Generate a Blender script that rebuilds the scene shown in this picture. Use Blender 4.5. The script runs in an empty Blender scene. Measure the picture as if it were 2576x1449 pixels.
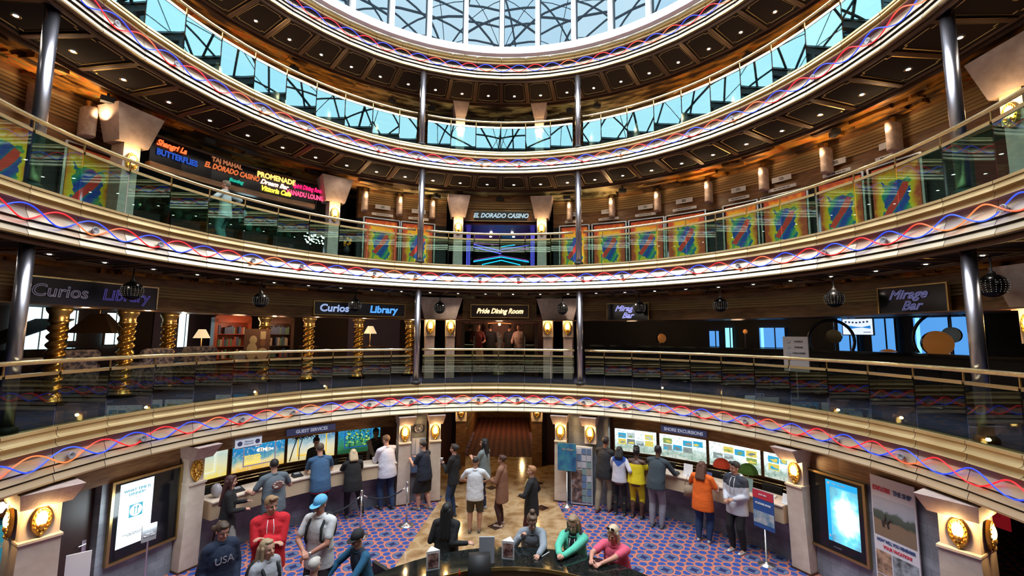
import bpy, bmesh, math, random
from math import sin, cos, pi, radians as R, degrees
from mathutils import Vector, Matrix
random.seed(7)
scn = bpy.context.scene
COL = scn.collection

# ------------------------------------------------------------------ camera, sky, exposure
cam = bpy.data.cameras.new('camera'); cam.sensor_width = 36; cam.lens = 1115.2 / 2576 * 36
cam.clip_start = 0.02; cam.clip_end = 200
camo = bpy.data.objects.new('camera', cam); COL.objects.link(camo); scn.camera = camo
CAMP = Vector((0.209, -5.898, 4.25))
camo.matrix_world = Matrix.Translation(CAMP) @ Matrix.Rotation(R(90) + 0.1034, 4, 'X') @ Matrix.Rotation(0.0076, 4, 'Z')
w = bpy.data.worlds.new('sky'); scn.world = w; w.use_nodes = True
nt = w.node_tree; nt.nodes.clear()
wo = nt.nodes.new('ShaderNodeOutputWorld'); wb = nt.nodes.new('ShaderNodeBackground')
wn = nt.nodes.new('ShaderNodeTexNoise'); wn.inputs['Scale'].default_value = 3.0; wn.inputs['Detail'].default_value = 4
wr = nt.nodes.new('ShaderNodeValToRGB')
wr.color_ramp.elements[0].position = .35; wr.color_ramp.elements[0].color = (.72, .84, .95, 1)
wr.color_ramp.elements[1].position = .7; wr.color_ramp.elements[1].color = (.97, .98, 1, 1)
wt = nt.nodes.new('ShaderNodeTexCoord')
nt.links.new(wt.outputs['Generated'], wn.inputs['Vector']); nt.links.new(wn.outputs['Fac'], wr.inputs['Fac'])
nt.links.new(wr.outputs['Color'], wb.inputs['Color']); wb.inputs['Strength'].default_value = 13.0
nt.links.new(wb.outputs[0], wo.inputs[0])
por = bpy.data.lights.new('skylight_portal', 'AREA'); por.shape = 'DISK'; por.size = 11.6; por.cycles.is_portal = True
poro = bpy.data.objects.new('skylight_portal', por); COL.objects.link(poro); poro.location = (0, 0, 14.3)
scn.view_settings.view_transform = 'Standard'; scn.view_settings.look = 'None'
scn.view_settings.gamma = 1; scn.view_settings.use_curve_mapping = False
scn.view_settings.exposure = 0.0
scn.cycles.max_bounces = 6; scn.cycles.diffuse_bounces = 3; scn.cycles.glossy_bounces = 4
scn.cycles.transparent_max_bounces = 12; scn.cycles.transmission_bounces = 2
scn.cycles.sample_clamp_indirect = 4.0; scn.cycles.caustics_reflective = False; scn.cycles.caustics_refractive = False

# ------------------------------------------------------------------ materials
def M(name, col, rough=.5, metal=0, e=None, es=0, bump=None, mix=None, coord='Object', spec=None, stretch=None, coat=0):
    m = bpy.data.materials.new(name); m.use_nodes = True; t = m.node_tree
    b = t.nodes['Principled BSDF']
    b.inputs['Base Color'].default_value = (*col, 1); b.inputs['Roughness'].default_value = rough; b.inputs['Metallic'].default_value = metal
    if spec is not None: b.inputs['Specular IOR Level'].default_value = spec
    if coat: b.inputs['Coat Weight'].default_value = coat; b.inputs['Coat Roughness'].default_value = .08
    if e: b.inputs['Emission Color'].default_value = (*e, 1); b.inputs['Emission Strength'].default_value = es
    if bump or mix:
        tc = t.nodes.new('ShaderNodeTexCoord'); v = tc.outputs[coord]
        if stretch:
            mp = t.nodes.new('ShaderNodeMapping'); mp.inputs['Scale'].default_value = stretch; t.links.new(v, mp.inputs['Vector']); v = mp.outputs[0]
    if mix:   # (scale, [(pos, col), ...])
        n = t.nodes.new('ShaderNodeTexNoise'); n.inputs['Scale'].default_value = mix[0]; n.inputs['Detail'].default_value = 5
        t.links.new(v, n.inputs['Vector']); r = t.nodes.new('ShaderNodeValToRGB'); ramp(r, mix[1])
        t.links.new(n.outputs['Fac'], r.inputs['Fac']); t.links.new(r.outputs[0], b.inputs['Base Color'])
        if e: t.links.new(r.outputs[0], b.inputs['Emission Color'])
    if bump:
        n = t.nodes.new('ShaderNodeTexNoise'); n.inputs['Scale'].default_value = bump[0]; n.inputs['Detail'].default_value = 3
        t.links.new(v, n.inputs['Vector']); bn = t.nodes.new('ShaderNodeBump'); bn.inputs['Strength'].default_value = bump[1]
        bn.inputs['Distance'].default_value = bump[2] if len(bump) > 2 else .02
        t.links.new(n.outputs['Fac'], bn.inputs['Height']); t.links.new(bn.outputs[0], b.inputs['Normal'])
    return m
def ramp(r, stops):
    el = r.color_ramp.elements
    while len(el) < len(stops): el.new(.5)
    for q, (p, c) in zip(el, stops): q.position = p; q.color = (*c, 1)
def EM(name, col, s):
    return M(name, tuple(c * .3 for c in col), .5, e=col, es=s)
def GL(name, tint, refl, rcol=(1, 1, 1), rough=.01):
    m = bpy.data.materials.new(name); m.use_nodes = True; t = m.node_tree; t.nodes.clear()
    o = t.nodes.new('ShaderNodeOutputMaterial'); a = t.nodes.new('ShaderNodeBsdfTransparent'); g = t.nodes.new('ShaderNodeBsdfGlossy')
    a.inputs[0].default_value = (*tint, 1); g.inputs['Roughness'].default_value = rough; g.inputs['Color'].default_value = (*rcol, 1)
    mx = t.nodes.new('ShaderNodeMixShader'); fr = t.nodes.new('ShaderNodeFresnel'); fr.inputs['IOR'].default_value = 1.45
    ge = t.nodes.new('ShaderNodeNewGeometry'); mi = t.nodes.new('ShaderNodeMapRange'); mi.inputs['To Min'].default_value = 1.45; mi.inputs['To Max'].default_value = 1 / 1.45
    t.links.new(ge.outputs['Backfacing'], mi.inputs['Value']); t.links.new(mi.outputs[0], fr.inputs['IOR'])
    ad = t.nodes.new('ShaderNodeMath'); ad.operation = 'ADD'; ad.use_clamp = True; ad.inputs[1].default_value = refl
    t.links.new(fr.outputs[0], ad.inputs[0]); t.links.new(ad.outputs[0], mx.inputs[0])
    t.links.new(a.outputs[0], mx.inputs[1]); t.links.new(g.outputs[0], mx.inputs[2]); t.links.new(mx.outputs[0], o.inputs[0])
    return m

class NT:   # tiny helper for hand-made procedural materials
    def __init__(s, name, rough=.5, metal=0):
        s.m = bpy.data.materials.new(name); s.m.use_nodes = True; s.t = s.m.node_tree; s.b = s.t.nodes['Principled BSDF']
        s.b.inputs['Roughness'].default_value = rough; s.b.inputs['Metallic'].default_value = metal
        s.co = s.t.nodes.new('ShaderNodeTexCoord').outputs['Object']
    def n(s, kind, **k):
        q = s.t.nodes.new('ShaderNode' + kind)
        for a, v in k.items():
            if hasattr(q, a): setattr(q, a, v)
            else: q.inputs[a.replace('_', ' ')].default_value = v
        return q
    def l(s, a, b): s.t.links.new(a, b)
    def math(s, op, a, b=None, c=None):
        q = s.t.nodes.new('ShaderNodeMath'); q.operation = op
        for i, v in enumerate((a, b, c)):
            if v is None: continue
            if isinstance(v, (int, float)): q.inputs[i].default_value = v
            else: s.l(v, q.inputs[i])
        return q.outputs[0]
    def sep(s, v=None):
        q = s.t.nodes.new('ShaderNodeSeparateXYZ'); s.l(v or s.co, q.inputs[0]); return q.outputs
    def comb(s, x, y, z=0):
        q = s.t.nodes.new('ShaderNodeCombineXYZ')
        for i, v in enumerate((x, y, z)):
            if isinstance(v, (int, float)): q.inputs[i].default_value = v
            else: s.l(v, q.inputs[i])
        return q.outputs[0]
    def noise(s, scale, vec=None, detail=3):
        q = s.t.nodes.new('ShaderNodeTexNoise'); q.inputs['Scale'].default_value = scale; q.inputs['Detail'].default_value = detail
        s.l(vec or s.co, q.inputs['Vector']); return q.outputs['Fac']
    def ramp(s, f, stops, const=False):
        q = s.t.nodes.new('ShaderNodeValToRGB'); ramp(q, stops)
        if const: q.color_ramp.interpolation = 'CONSTANT'
        s.l(f, q.inputs['Fac']); return q.outputs[0]
    def mixc(s, f, a, b):
        q = s.t.nodes.new('ShaderNodeMix'); q.data_type = 'RGBA'
        if isinstance(f, (int, float)): q.inputs[0].default_value = f
        else: s.l(f, q.inputs[0])
        for i, v in ((6, a), (7, b)):
            if isinstance(v, tuple): q.inputs[i].default_value = (*v, 1)
            else: s.l(v, q.inputs[i])
        return q.outputs[2]
    def out(s, col, es=0):
        s.l(col, s.b.inputs['Base Color'])
        if es: s.l(col, s.b.inputs['Emission Color']); s.b.inputs['Emission Strength'].default_value = es
        return s.m
    def bump(s, h, st=.4, d=.02):
        q = s.t.nodes.new('ShaderNodeBump'); q.inputs['Strength'].default_value = st; q.inputs['Distance'].default_value = d
        s.l(h, q.inputs['Height']); s.l(q.outputs[0], s.b.inputs['Normal'])

# ------------------------------------------------------------------ mesh builder
class MB:
    def __init__(s): s.v = []; s.f = []; s.mi = []; s.cur = 0; s.T = None; s.sm = []; s.smooth = False
    def mat(s, i): s.cur = i; return s
    def add(s, vs, fs):
        o = len(s.v)
        s.v += [(s.T @ Vector(p)) if s.T else Vector(p) for p in vs]
        for f in fs: s.f.append([i + o for i in f]); s.mi.append(s.cur); s.sm.append(s.smooth)
    def box(s, x0, y0, z0, x1, y1, z1):
        s.add([(x0, y0, z0), (x1, y0, z0), (x1, y1, z0), (x0, y1, z0), (x0, y0, z1), (x1, y0, z1), (x1, y1, z1), (x0, y1, z1)],
              [(0, 3, 2, 1), (4, 5, 6, 7), (0, 1, 5, 4), (1, 2, 6, 5), (2, 3, 7, 6), (3, 0, 4, 7)])
        return s
    def frus(s, x0, y0, x1, y1, z0, X0, Y0, X1, Y1, z1):
        s.add([(x0, y0, z0), (x1, y0, z0), (x1, y1, z0), (x0, y1, z0), (X0, Y0, z1), (X1, Y0, z1), (X1, Y1, z1), (X0, Y1, z1)],
              [(0, 3, 2, 1), (4, 5, 6, 7), (0, 1, 5, 4), (1, 2, 6, 5), (2, 3, 7, 6), (3, 0, 4, 7)])
        return s
    def lathe(s, prof, n=16, c=(0, 0, 0), cap=True, a0=0, a1=2 * pi):
        full = abs(a1 - a0 - 2 * pi) < 1e-6; m = n if full else n + 1; vs = []; fs = []
        for r, z in prof:
            for k in range(m):
                a = a0 + (a1 - a0) * k / n; vs.append((c[0] + r * cos(a), c[1] + r * sin(a), c[2] + z))
        for i in range(len(prof) - 1):
            for k in range(n):
                k2 = (k + 1) % m; fs.append((i * m + k, i * m + k2, (i + 1) * m + k2, (i + 1) * m + k))
        if cap and full:
            fs.append(tuple(range(m))[::-1]); fs.append(tuple((len(prof) - 1) * m + k for k in range(m)))
        s.add(vs, fs); return s
    def tube(s, path, r, n=8, closed=False):
        P = [Vector(p) for p in path]; L = len(P); rr = r if isinstance(r, (list, tuple)) else [r] * L
        vs = []; fs = []; up = Vector((0, 0, 1)); pn = None
        for i, p in enumerate(P):
            t = (P[(i + 1) % L if closed else min(i + 1, L - 1)] - P[i - 1 if (closed or i > 0) else 0])
            if t.length < 1e-9: t = Vector((0, 0, 1))
            t.normalize()
            if pn is None:
                pn = t.cross(up if abs(t.z) < .9 else Vector((1, 0, 0))).normalized()
            pn = (pn - t * pn.dot(t)).normalized(); b = t.cross(pn)
            for k in range(n):
                a = 2 * pi * k / n; vs.append(p + (pn * cos(a) + b * sin(a)) * rr[i])
        for i in range(L if closed else L - 1):
            j = (i + 1) % L
            for k in range(n): fs.append((i * n + k, i * n + (k + 1) % n, j * n + (k + 1) % n, j * n + k))
        if not closed: fs.append(tuple(range(n))[::-1]); fs.append(tuple((L - 1) * n + k for k in range(n)))
        s.add(vs, fs); return s
    def cap(s, a, b, ra, rb, n=10):      # tapered capsule
        a = Vector(a); b = Vector(b); d = b - a; L = d.length
        if L < 1e-6: return s.ell(a, (ra, ra, ra))
        q = d.to_track_quat('Z', 'Y').to_matrix(); prof = []
        for i in range(4): t = pi / 2 * (1 - i / 3); prof.append((max(ra * cos(t), 1e-4), -ra * sin(t)))
        for i in range(4): t = pi / 2 * i / 3; prof.append((max(rb * cos(t), 1e-4), L + rb * sin(t)))
        T0 = s.T; s.T = (T0 or Matrix()) @ Matrix.Translation(a) @ q.to_4x4(); s.lathe(prof, n); s.T = T0; return s
    def ell(s, c, r, rot=None, n=14, m=9):
        T0 = s.T; s.T = (T0 or Matrix()) @ Matrix.Translation(Vector(c)) @ (rot.to_4x4() if rot else Matrix()) @ Matrix.Diagonal((*r, 1))
        s.lathe([(max(sin(pi * i / m), 1e-4), -cos(pi * i / m)) for i in range(m + 1)], n); s.T = T0; return s
    def ext(s, poly, y0, y1):            # outline in xz, extruded along y
        n = len(poly); vs = [(x, y0, z) for x, z in poly] + [(x, y1, z) for x, z in poly]
        s.add(vs, [tuple(range(n)), tuple(range(2 * n - 1, n - 1, -1))] + [(i, i + n, (i + 1) % n + n, (i + 1) % n) for i in range(n)]); return s
    def build(s, name, mats, parent=None, smooth=None):
        me = bpy.data.meshes.new(name); me.from_pydata([tuple(v) for v in s.v], [], s.f)
        for m in (mats if isinstance(mats, (list, tuple)) else [mats]): me.materials.append(m)
        me.polygons.foreach_set('material_index', s.mi)
        me.polygons.foreach_set('use_smooth', [bool(x) or bool(smooth) for x in s.sm])
        bm = bmesh.new(); bm.from_mesh(me); bmesh.ops.recalc_face_normals(bm, faces=bm.faces); bm.to_mesh(me); bm.free()
        o = bpy.data.objects.new(name, me); COL.objects.link(o)
        if parent: o.parent = parent
        return o
def tag(o, label=None, cat=None, group=None, kind=None):
    if label: o['label'] = label
    if cat: o['category'] = cat
    if group: o['group'] = group
    if kind: o['kind'] = kind
    return o
def struct(o): o['kind'] = 'structure'; return o
def thing(name, label, cat, loc=(0, 0, 0), rz=0, group=None):
    o = bpy.data.objects.new(name, None); COL.objects.link(o); o.empty_display_size = .1
    o.location = loc; o.rotation_euler = (0, 0, rz); return tag(o, label, cat, group)
def pol(a, r, z=0):                      # a: degrees from +Y turning to +X
    return Vector((r * sin(R(a)), r * cos(R(a)), z))
def ring_thing(name, label, cat, a, r, z, group=None):   # local x: to the right, y: away from the atrium axis
    return thing(name, label, cat, pol(a, r, z), -R(a), group)
def dup(root, loc, rz, label=None, group=None):
    r = root.copy(); COL.objects.link(r); r.location = loc; r.rotation_euler = (0, 0, rz)
    if label: r['label'] = label
    if group: r['group'] = group
    for ch in list(root.children):
        c = ch.copy(); COL.objects.link(c); c.parent = r
        for g in ch.children: d = g.copy(); COL.objects.link(d); d.parent = c
    return r
def text(name, body, size, mat, parent=None, loc=(0, 0, 0), rot=(R(90), 0, 0), ext=.004, shear=0, outline=0, sx=1, bold=0, space=1):
    cu = bpy.data.curves.new(name, 'FONT'); cu.body = body; cu.size = size; cu.align_x = 'CENTER'; cu.align_y = 'CENTER'; cu.shear = shear
    cu.space_character = space; cu.resolution_u = 3
    if outline: cu.fill_mode = 'NONE'; cu.bevel_depth = outline; cu.bevel_resolution = 1
    else: cu.extrude = ext; cu.offset = bold
    t = bpy.data.objects.new(name, cu); COL.objects.link(t); dg = bpy.context.evaluated_depsgraph_get()
    me = bpy.data.meshes.new_from_object(t.evaluated_get(dg)); bpy.data.objects.remove(t); bpy.data.curves.remove(cu)
    me.materials.clear(); me.materials.append(mat)
    o = bpy.data.objects.new(name, me); COL.objects.link(o); o.location = loc; o.rotation_euler = rot; o.scale = (sx, 1, 1)
    if parent: o.parent = parent
    return o
def lamp(name, loc, power, col, size=.05, parent=None, kind='POINT', rot=None, spot=1.6):
    l = bpy.data.lights.new(name, kind); l.energy = power; l.color = col
    if kind == 'SPOT': l.spot_size = spot; l.spot_blend = .5
    l.shadow_soft_size = size
    o = bpy.data.objects.new(name, l); COL.objects.link(o); o.location = loc
    if rot: o.rotation_euler = rot
    if parent: o.parent = parent
    return o
ORD = ['first', 'second', 'third', 'fourth', 'fifth', 'sixth', 'seventh', 'eighth', 'ninth', 'tenth', 'eleventh', 'twelfth']

mt = {}
mt['champ'] = M('champagne_metal', (.72, .55, .30), .38, .6, mix=(1.3, [(.3, (.53, .37, .17)), (.7, (.70, .54, .29))]))
mt['fin'] = M('pale_fin_metal', (.82, .70, .51), .38, .8)
mt['champd'] = M('bronze_back', (.06, .045, .03), .6, .3)
mt['recess'] = M('tan_recess', (.36, .27, .16), .75, 0)
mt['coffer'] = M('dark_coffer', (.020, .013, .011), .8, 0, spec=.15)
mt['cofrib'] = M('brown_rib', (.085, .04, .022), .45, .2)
mt['goldline'] = M('gold_line', (.55, .38, .16), .35, .9)
mt['white'] = M('white_paint', (.92, .93, .92), .45)
mt['steel'] = M('dark_truss', (.035, .05, .06), .5, .3)
mt['chrome'] = M('brushed_pole', (.42, .40, .44), .28, .95)
mt['brass'] = M('polished_brass', (.86, .70, .38), .22, .95)
mt['brassd'] = M('old_brass', (.45, .30, .12), .3, .9)
mt['gold'] = M('antique_gold', (.80, .46, .10), .24, .95, bump=(18, .25, .02))
mt['goldd'] = M('gold_leaf', (.85, .5, .10), .28, .9, bump=(60, .6, .01))
mt['stone'] = M('pinkish_stone', (.50, .385, .34), .7, 0, mix=(9, [(.3, (.43, .32, .28)), (.7, (.56, .44, .39))]), bump=(40, .15))
mt['stonel'] = M('cream_stone', (.68, .56, .46), .7, 0, mix=(6, [(.3, (.6, .48, .38)), (.7, (.74, .62, .51))]))
mt['wood'] = M('amber_wood', (.36, .18, .065), .4, 0, mix=(3, [(.35, (.15, .065, .022)), (.65, (.30, .15, .055))]), stretch=(1, 1, 6))
mt['woodd'] = M('dark_wood', (.07, .028, .014), .4)
mt['redwood'] = M('red_wood', (.33, .06, .02), .4)
mt['ribs'] = M('ribbed_gold_cladding', (.52, .37, .17), .5, .05)
mt['black'] = M('black_gloss', (.006, .006, .008), .12)
mt['blackm'] = M('black_matte', (.012, .012, .014), .6)
mt['glass2'] = GL('smoked_glass_low', (.60, .66, .60), .01)
mt['glass3'] = GL('green_tinted_glass', (.62, .82, .74), .02, (.8, 1, .95))
mt['glass4'] = GL('mirror_tinted_glass', (.38, .52, .50), .03, (.50, .88, .95))
mt['mirror'] = GL('skylight_pane', (.06, .07, .08), .03, (.62, .85, .95))
mt['grey'] = M('grey_plastic', (.30, .30, .32), .5)
mt['silver'] = M('silver_metal', (.7, .7, .72), .25, .95)
mt['wht'] = M('white_card', (.80, .80, .82), .6)
mt['bulb'] = EM('downlight_bulb', (1, .94, .86), 60)
mt['spark'] = EM('small_bulb', (1, .9, .7), 30)
mt['maskglow'] = EM('mask_glow', (1, .70, .20), 8)
mt['beige'] = M('beige_panel', (.62, .47, .30), .6)
for nm, c, s, c2 in (('neon_red', (1, .015, .02), 1.0, (1, .30, .06)), ('neon_blue', (.015, .06, 1), .9, (.06, .14, 1))):
    q = NT(nm); f = q.noise(.9, detail=1); q.l(q.ramp(f, [(.5, c), (.62, c2)]), q.b.inputs['Emission Color'])
    q.b.inputs['Base Color'].default_value = (*c, 1); q.b.inputs['Emission Strength'].default_value = s; mt[nm] = q.m

# ------------------------------------------------------------------ structure
A0 = -1.3; SEG = 360 / 54; RV = 5.87
def ringband(mb, r0, z0, r1, z1, a0, a1, n, gap=0.0):
    st = (a1 - a0) / n
    for k in range(n):
        u = a0 + k * st + gap; v = a0 + (k + 1) * st - gap
        mb.add([pol(u, r0, z0), pol(v, r0, z0), pol(v, r1, z1), pol(u, r1, z1)], [(0, 1, 2, 3)])
def annulus(name, r0, r1, z, th, mat, n=54, a0=A0, a1=A0 + 360):
    mb = MB(); st = (a1 - a0) / n
    for k in range(n):
        u = a0 + k * st; v = u + st
        P = [pol(u, r0, z), pol(v, r0, z), pol(v, r1, z), pol(u, r1, z), pol(u, r0, z + th), pol(v, r0, z + th), pol(v, r1, z + th), pol(u, r1, z + th)]
        mb.add(P, [(0, 1, 2, 3), (4, 7, 6, 5), (0, 4, 5, 1), (3, 2, 6, 7)])
    return struct(mb.build(name, mat))

PROF = [  # (material, inward offset start, z frac, inward offset end, z frac) of one parapet, top to bottom
    (0, .00, .00, .00, .055), (0, .00, .055, -.02, .06)]
def flute(z0, z1, d0, d1, n=5):          # scooped groove, deep at the top, lip at the bottom
    out = []
    for i in range(n):
        t0, t1 = i / n, (i + 1) / n
        f = lambda t: d0 + (d1 - d0) * (1 - math.sqrt(max(0, 1 - t * t)))
        out.append((0, f(t0), z0 + (z1 - z0) * t0, f(t1), z0 + (z1 - z0) * t1))
    return out
PROF += flute(.065, .195, -.015, .045) + [(0, .045, .195, -.015, .205)] + flute(.205, .355, -.015, .045)
PROF += [(2, .045, .355, -.035, .36), (2, -.035, .36, -.03, .5),
         (1, -.03, .5, .018, .67), (3, .018, .67, -.012, .675), (3, -.012, .675, -.012, .71),
         (1, -.005, .71, .028, .82), (3, .028, .82, -.005, .825), (3, -.005, .825, -.005, .86),
         (1, .003, .86, .035, .965), (0, .035, .965, .03, 1.0), (0, .03, 1.0, -.08, 1.0)]
DECK = {2: (2.97, 2.25), 3: (6.07, 5.42), 4: (9.24, 8.62), 5: (12.0, 11.35)}
for d, (zt, zb) in DECK.items():
    mb = MB(); H = zt - zb
    for m, o0, f0, o1, f1 in PROF:
        mb.mat(m); ringband(mb, RV - o0, zt - f0 * H, RV - o1, zt - f1 * H, A0, A0 + 360, 54, .035)
    mb.mat(0); ringband(mb, RV, zt, RV + .16, zt + .001, A0, A0 + 360, 54, .035)
    mb.mat(3); ringband(mb, RV + .05, zt - .005, RV + .05, zb + .005, A0, A0 + 360, 54)
    struct(mb.build('trim_%d' % (d - 1), [mt['champ'], mt['fin'], mt['recess'], mt['champd']]))
# soffits with coffers
for d, zs in ((3, 5.385), (4, 8.60), (5, 11.33)):
    r0, r1 = 5.93, 7.12
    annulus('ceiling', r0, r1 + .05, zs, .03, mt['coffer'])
    mb = MB()
    for k in range(54):
        a = A0 + k * SEG
        T = Matrix.Translation((0, 0, 0)) @ Matrix.Rotation(-R(a), 4, 'Z')
        mb.T = T; mb.mat(0); mb.box(-.035, r0, zs - .035, .035, r1, zs)
        mb.mat(1)
        for sx in (-.045, .035): mb.box(sx, r0 + .1, zs - .03, sx + .01, r1 - .06, zs - .022)
        mb.T = Matrix.Rotation(-R(a + SEG / 2), 4, 'Z')
        w0, w1 = (r0 + .12) * math.tan(R(SEG / 2)) - .09, (r1 - .14) * math.tan(R(SEG / 2)) - .09
        y0, y1 = r0 + .14, r1 - .14; c = .07
        p = [(-w0 + c, y0), (w0 - c, y0), (w0 - c, y0 + c * .6), (w0, y0 + c * .6), (w1, y1 - c * .6), (w1 - c, y1 - c * .6), (w1 - c, y1), (-w1 + c, y1), (-w1 + c, y1 - c * .6), (-w1, y1 - c * .6), (-w0, y0 + c * .6), (-w0 + c, y0 + c * .6)]
        for i in range(12):
            A = Vector((*p[i], zs - .006)); B = Vector((*p[(i + 1) % 12], zs - .006)); mb.tube([A, B], .008, 4)
    mb.T = Matrix(); mb.mat(0)
    for rr in (r0 + .02, r1 - .02):
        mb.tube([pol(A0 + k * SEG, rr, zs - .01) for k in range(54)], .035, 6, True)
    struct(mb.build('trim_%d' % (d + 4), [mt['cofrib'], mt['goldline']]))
# rough layered outer ceilings
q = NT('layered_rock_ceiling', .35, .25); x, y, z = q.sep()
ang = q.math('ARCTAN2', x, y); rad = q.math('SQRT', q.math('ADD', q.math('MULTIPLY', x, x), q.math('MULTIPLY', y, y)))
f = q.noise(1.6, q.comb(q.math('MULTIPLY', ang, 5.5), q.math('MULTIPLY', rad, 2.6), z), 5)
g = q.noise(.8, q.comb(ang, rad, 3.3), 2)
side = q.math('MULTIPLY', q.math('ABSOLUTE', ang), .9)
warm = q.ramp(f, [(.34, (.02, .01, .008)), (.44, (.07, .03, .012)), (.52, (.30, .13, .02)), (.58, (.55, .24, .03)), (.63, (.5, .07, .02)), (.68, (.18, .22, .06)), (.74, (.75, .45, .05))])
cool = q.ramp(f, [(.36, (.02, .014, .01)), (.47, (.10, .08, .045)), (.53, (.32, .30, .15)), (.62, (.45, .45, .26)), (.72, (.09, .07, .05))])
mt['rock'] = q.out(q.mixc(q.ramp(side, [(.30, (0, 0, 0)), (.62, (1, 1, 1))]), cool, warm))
for zs, r1 in ((5.36, 8.3), (8.50, 8.5), (11.22, 11.0)):
    annulus('ceiling', 7.14, 14, zs + .02, .03, mt['rock'])
    annulus('trim_%d' % (40 + int(zs)), 7.13, 7.15, zs, .14, mt['cofrib'])
    mb = MB(); rnd = random.Random(int(zs * 10))
    for k in range(150):
        a = rnd.uniform(-115, 112); r = rnd.uniform(7.18, r1 - .3); da = rnd.uniform(2.5, 8); dr = rnd.uniform(.12, .32); zz = zs - rnd.uniform(.0, .06)
        top = []; n = 6
        for j in range(n + 1): top.append((a + da * j / n, r + rnd.uniform(-.035, .035)))
        for j in range(n + 1): top.append((a + da * (n - j) / n, r + dr + rnd.uniform(-.035, .035)))
        N = len(top); vs = [pol(u, v, zz) for u, v in top] + [pol(u, v, zs + .025) for u, v in top]
        mb.add(vs, [tuple(range(N))] + [(i, i + N, (i + 1) % N + N, (i + 1) % N) for i in range(N)])
    struct(mb.build('ceiling', mt['rock']))
# deck slabs and outer shell
q = NT('navy_carpet', .9); f = q.noise(7); mt['navy'] = q.out(q.ramp(f, [(.4, (.015, .02, .06)), (.55, (.03, .035, .10)), (.66, (.10, .05, .05))]))
annulus('floor', RV + .03, 14, 2.90, .07, mt['navy'])
annulus('floor', RV + .03, 14, 6.0, .07, mt['navy'])
annulus('floor', RV + .03, 14, 9.17, .07, mt['navy'])
annulus('ceiling', RV + .03, 14, 11.45, .5, mt['coffer'])
mb = MB(); ringband(mb, 14, 0, 14, 12.1, 20, 380 - 40, 64); ringband(mb, 14, 2.25, 14, 12.1, -20, 20, 8)
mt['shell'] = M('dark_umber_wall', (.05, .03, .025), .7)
struct(mb.build('wall_outer', mt['shell']))

# skylight: white framed drum with tinted panes, dome of dark trusses
mb = MB(); ringband(mb, 5.86, 12.0, 5.72, 12.02, A0, A0 + 360, 72); ringband(mb, 5.72, 12.02, 5.70, 12.21, A0, A0 + 360, 72); ringband(mb, 5.70, 12.21, 5.84, 12.21, A0, A0 + 360, 72)
ringband(mb, 5.86, 11.95, 6.1, 11.95, A0, A0 + 360, 72)
ringband(mb, 5.72, 14.05, 5.72, 14.3, A0, A0 + 360, 72)
for k in range(36):
    mb.T = Matrix.Rotation(-R(A0 + 10 * k), 4, 'Z'); mb.box(-.06, 5.70, 12.2, .06, 5.84, 14.15)
mb.T = None
struct(mb.build('window_1', mt['white']))
mb = MB()
for k in range(36):
    mb.T = Matrix.Rotation(-R(A0 + 10 * k + 5), 4, 'Z'); h = 5.82 * math.tan(R(5)); mb.box(-h, 5.80, 12.2, h, 5.82, 14.15)
struct(mb.build('window_2', mt['mirror']))
mb = MB()
def dome(r, a): return pol(a, r, 14.25 + 2.9 * (1 - (r / 5.9) ** 2))
def dxy(x, y): return Vector((x, y, 14.25 + 2.9 * (1 - (x * x + y * y) / 34.8)))
def arch(ang, off, th):
    L = math.sqrt(max(34.0 - off * off, 0)); c, s = cos(R(ang)), sin(R(ang)); P = [(-L + 2 * L * i / 14) for i in range(15)]
    mb.tube([dxy(c * p - s * off, s * p + c * off) for p in P], th, 6)
for k in range(-5, 6): arch(0, k * 1.08 + .2, .042)
for k in range(-3, 4): arch(90, k * 1.9 + .6, .038)
for k in range(-1, 2): arch(48, k * 3.1, .05); arch(-48, k * 3.1, .05)
for k in range(-2, 3): arch(62, k * 2 + .5, .016); arch(-62, k * 2 + .5, .016)
mb.tube([dome(5.85, 10 * k) for k in range(36)], .14, 6, True)
tag(mb.build('dome_truss', mt['steel']), 'dark steel lattice dome over the skylight, seen mirrored in the panes', 'roof truss')
# ------------------------------------------------------------------ arcs and shared pieces
def arcsolid(mb, r0, r1, z0, z1, a0, a1, n=None, r0t=None):
    n = n or max(1, int(abs(a1 - a0) / 4)); st = (a1 - a0) / n; q = r0t if r0t is not None else r0
    for k in range(n):
        u, v = a0 + k * st, a0 + (k + 1) * st
        mb.add([pol(u, r0, z0), pol(v, r0, z0), pol(v, r1, z0), pol(u, r1, z0), pol(u, q, z1), pol(v, q, z1), pol(v, r1, z1), pol(u, r1, z1)],
               [(0, 3, 2, 1), (4, 5, 6, 7), (0, 1, 5, 4), (3, 7, 6, 2)] + ([(0, 4, 7, 3)] if k == 0 else []) + ([(1, 2, 6, 5)] if k == n - 1 else []))
    return mb
def ribs(mb, r, z0, z1, a0, a1, n, depth=.03):
    h = (z1 - z0) / n
    for i in range(n): arcsolid(mb, r - depth, r + .05, z0 + i * h + h * .12, z0 + (i + 1) * h - h * .12, a0, a1, None, r - depth * .35)

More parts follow.
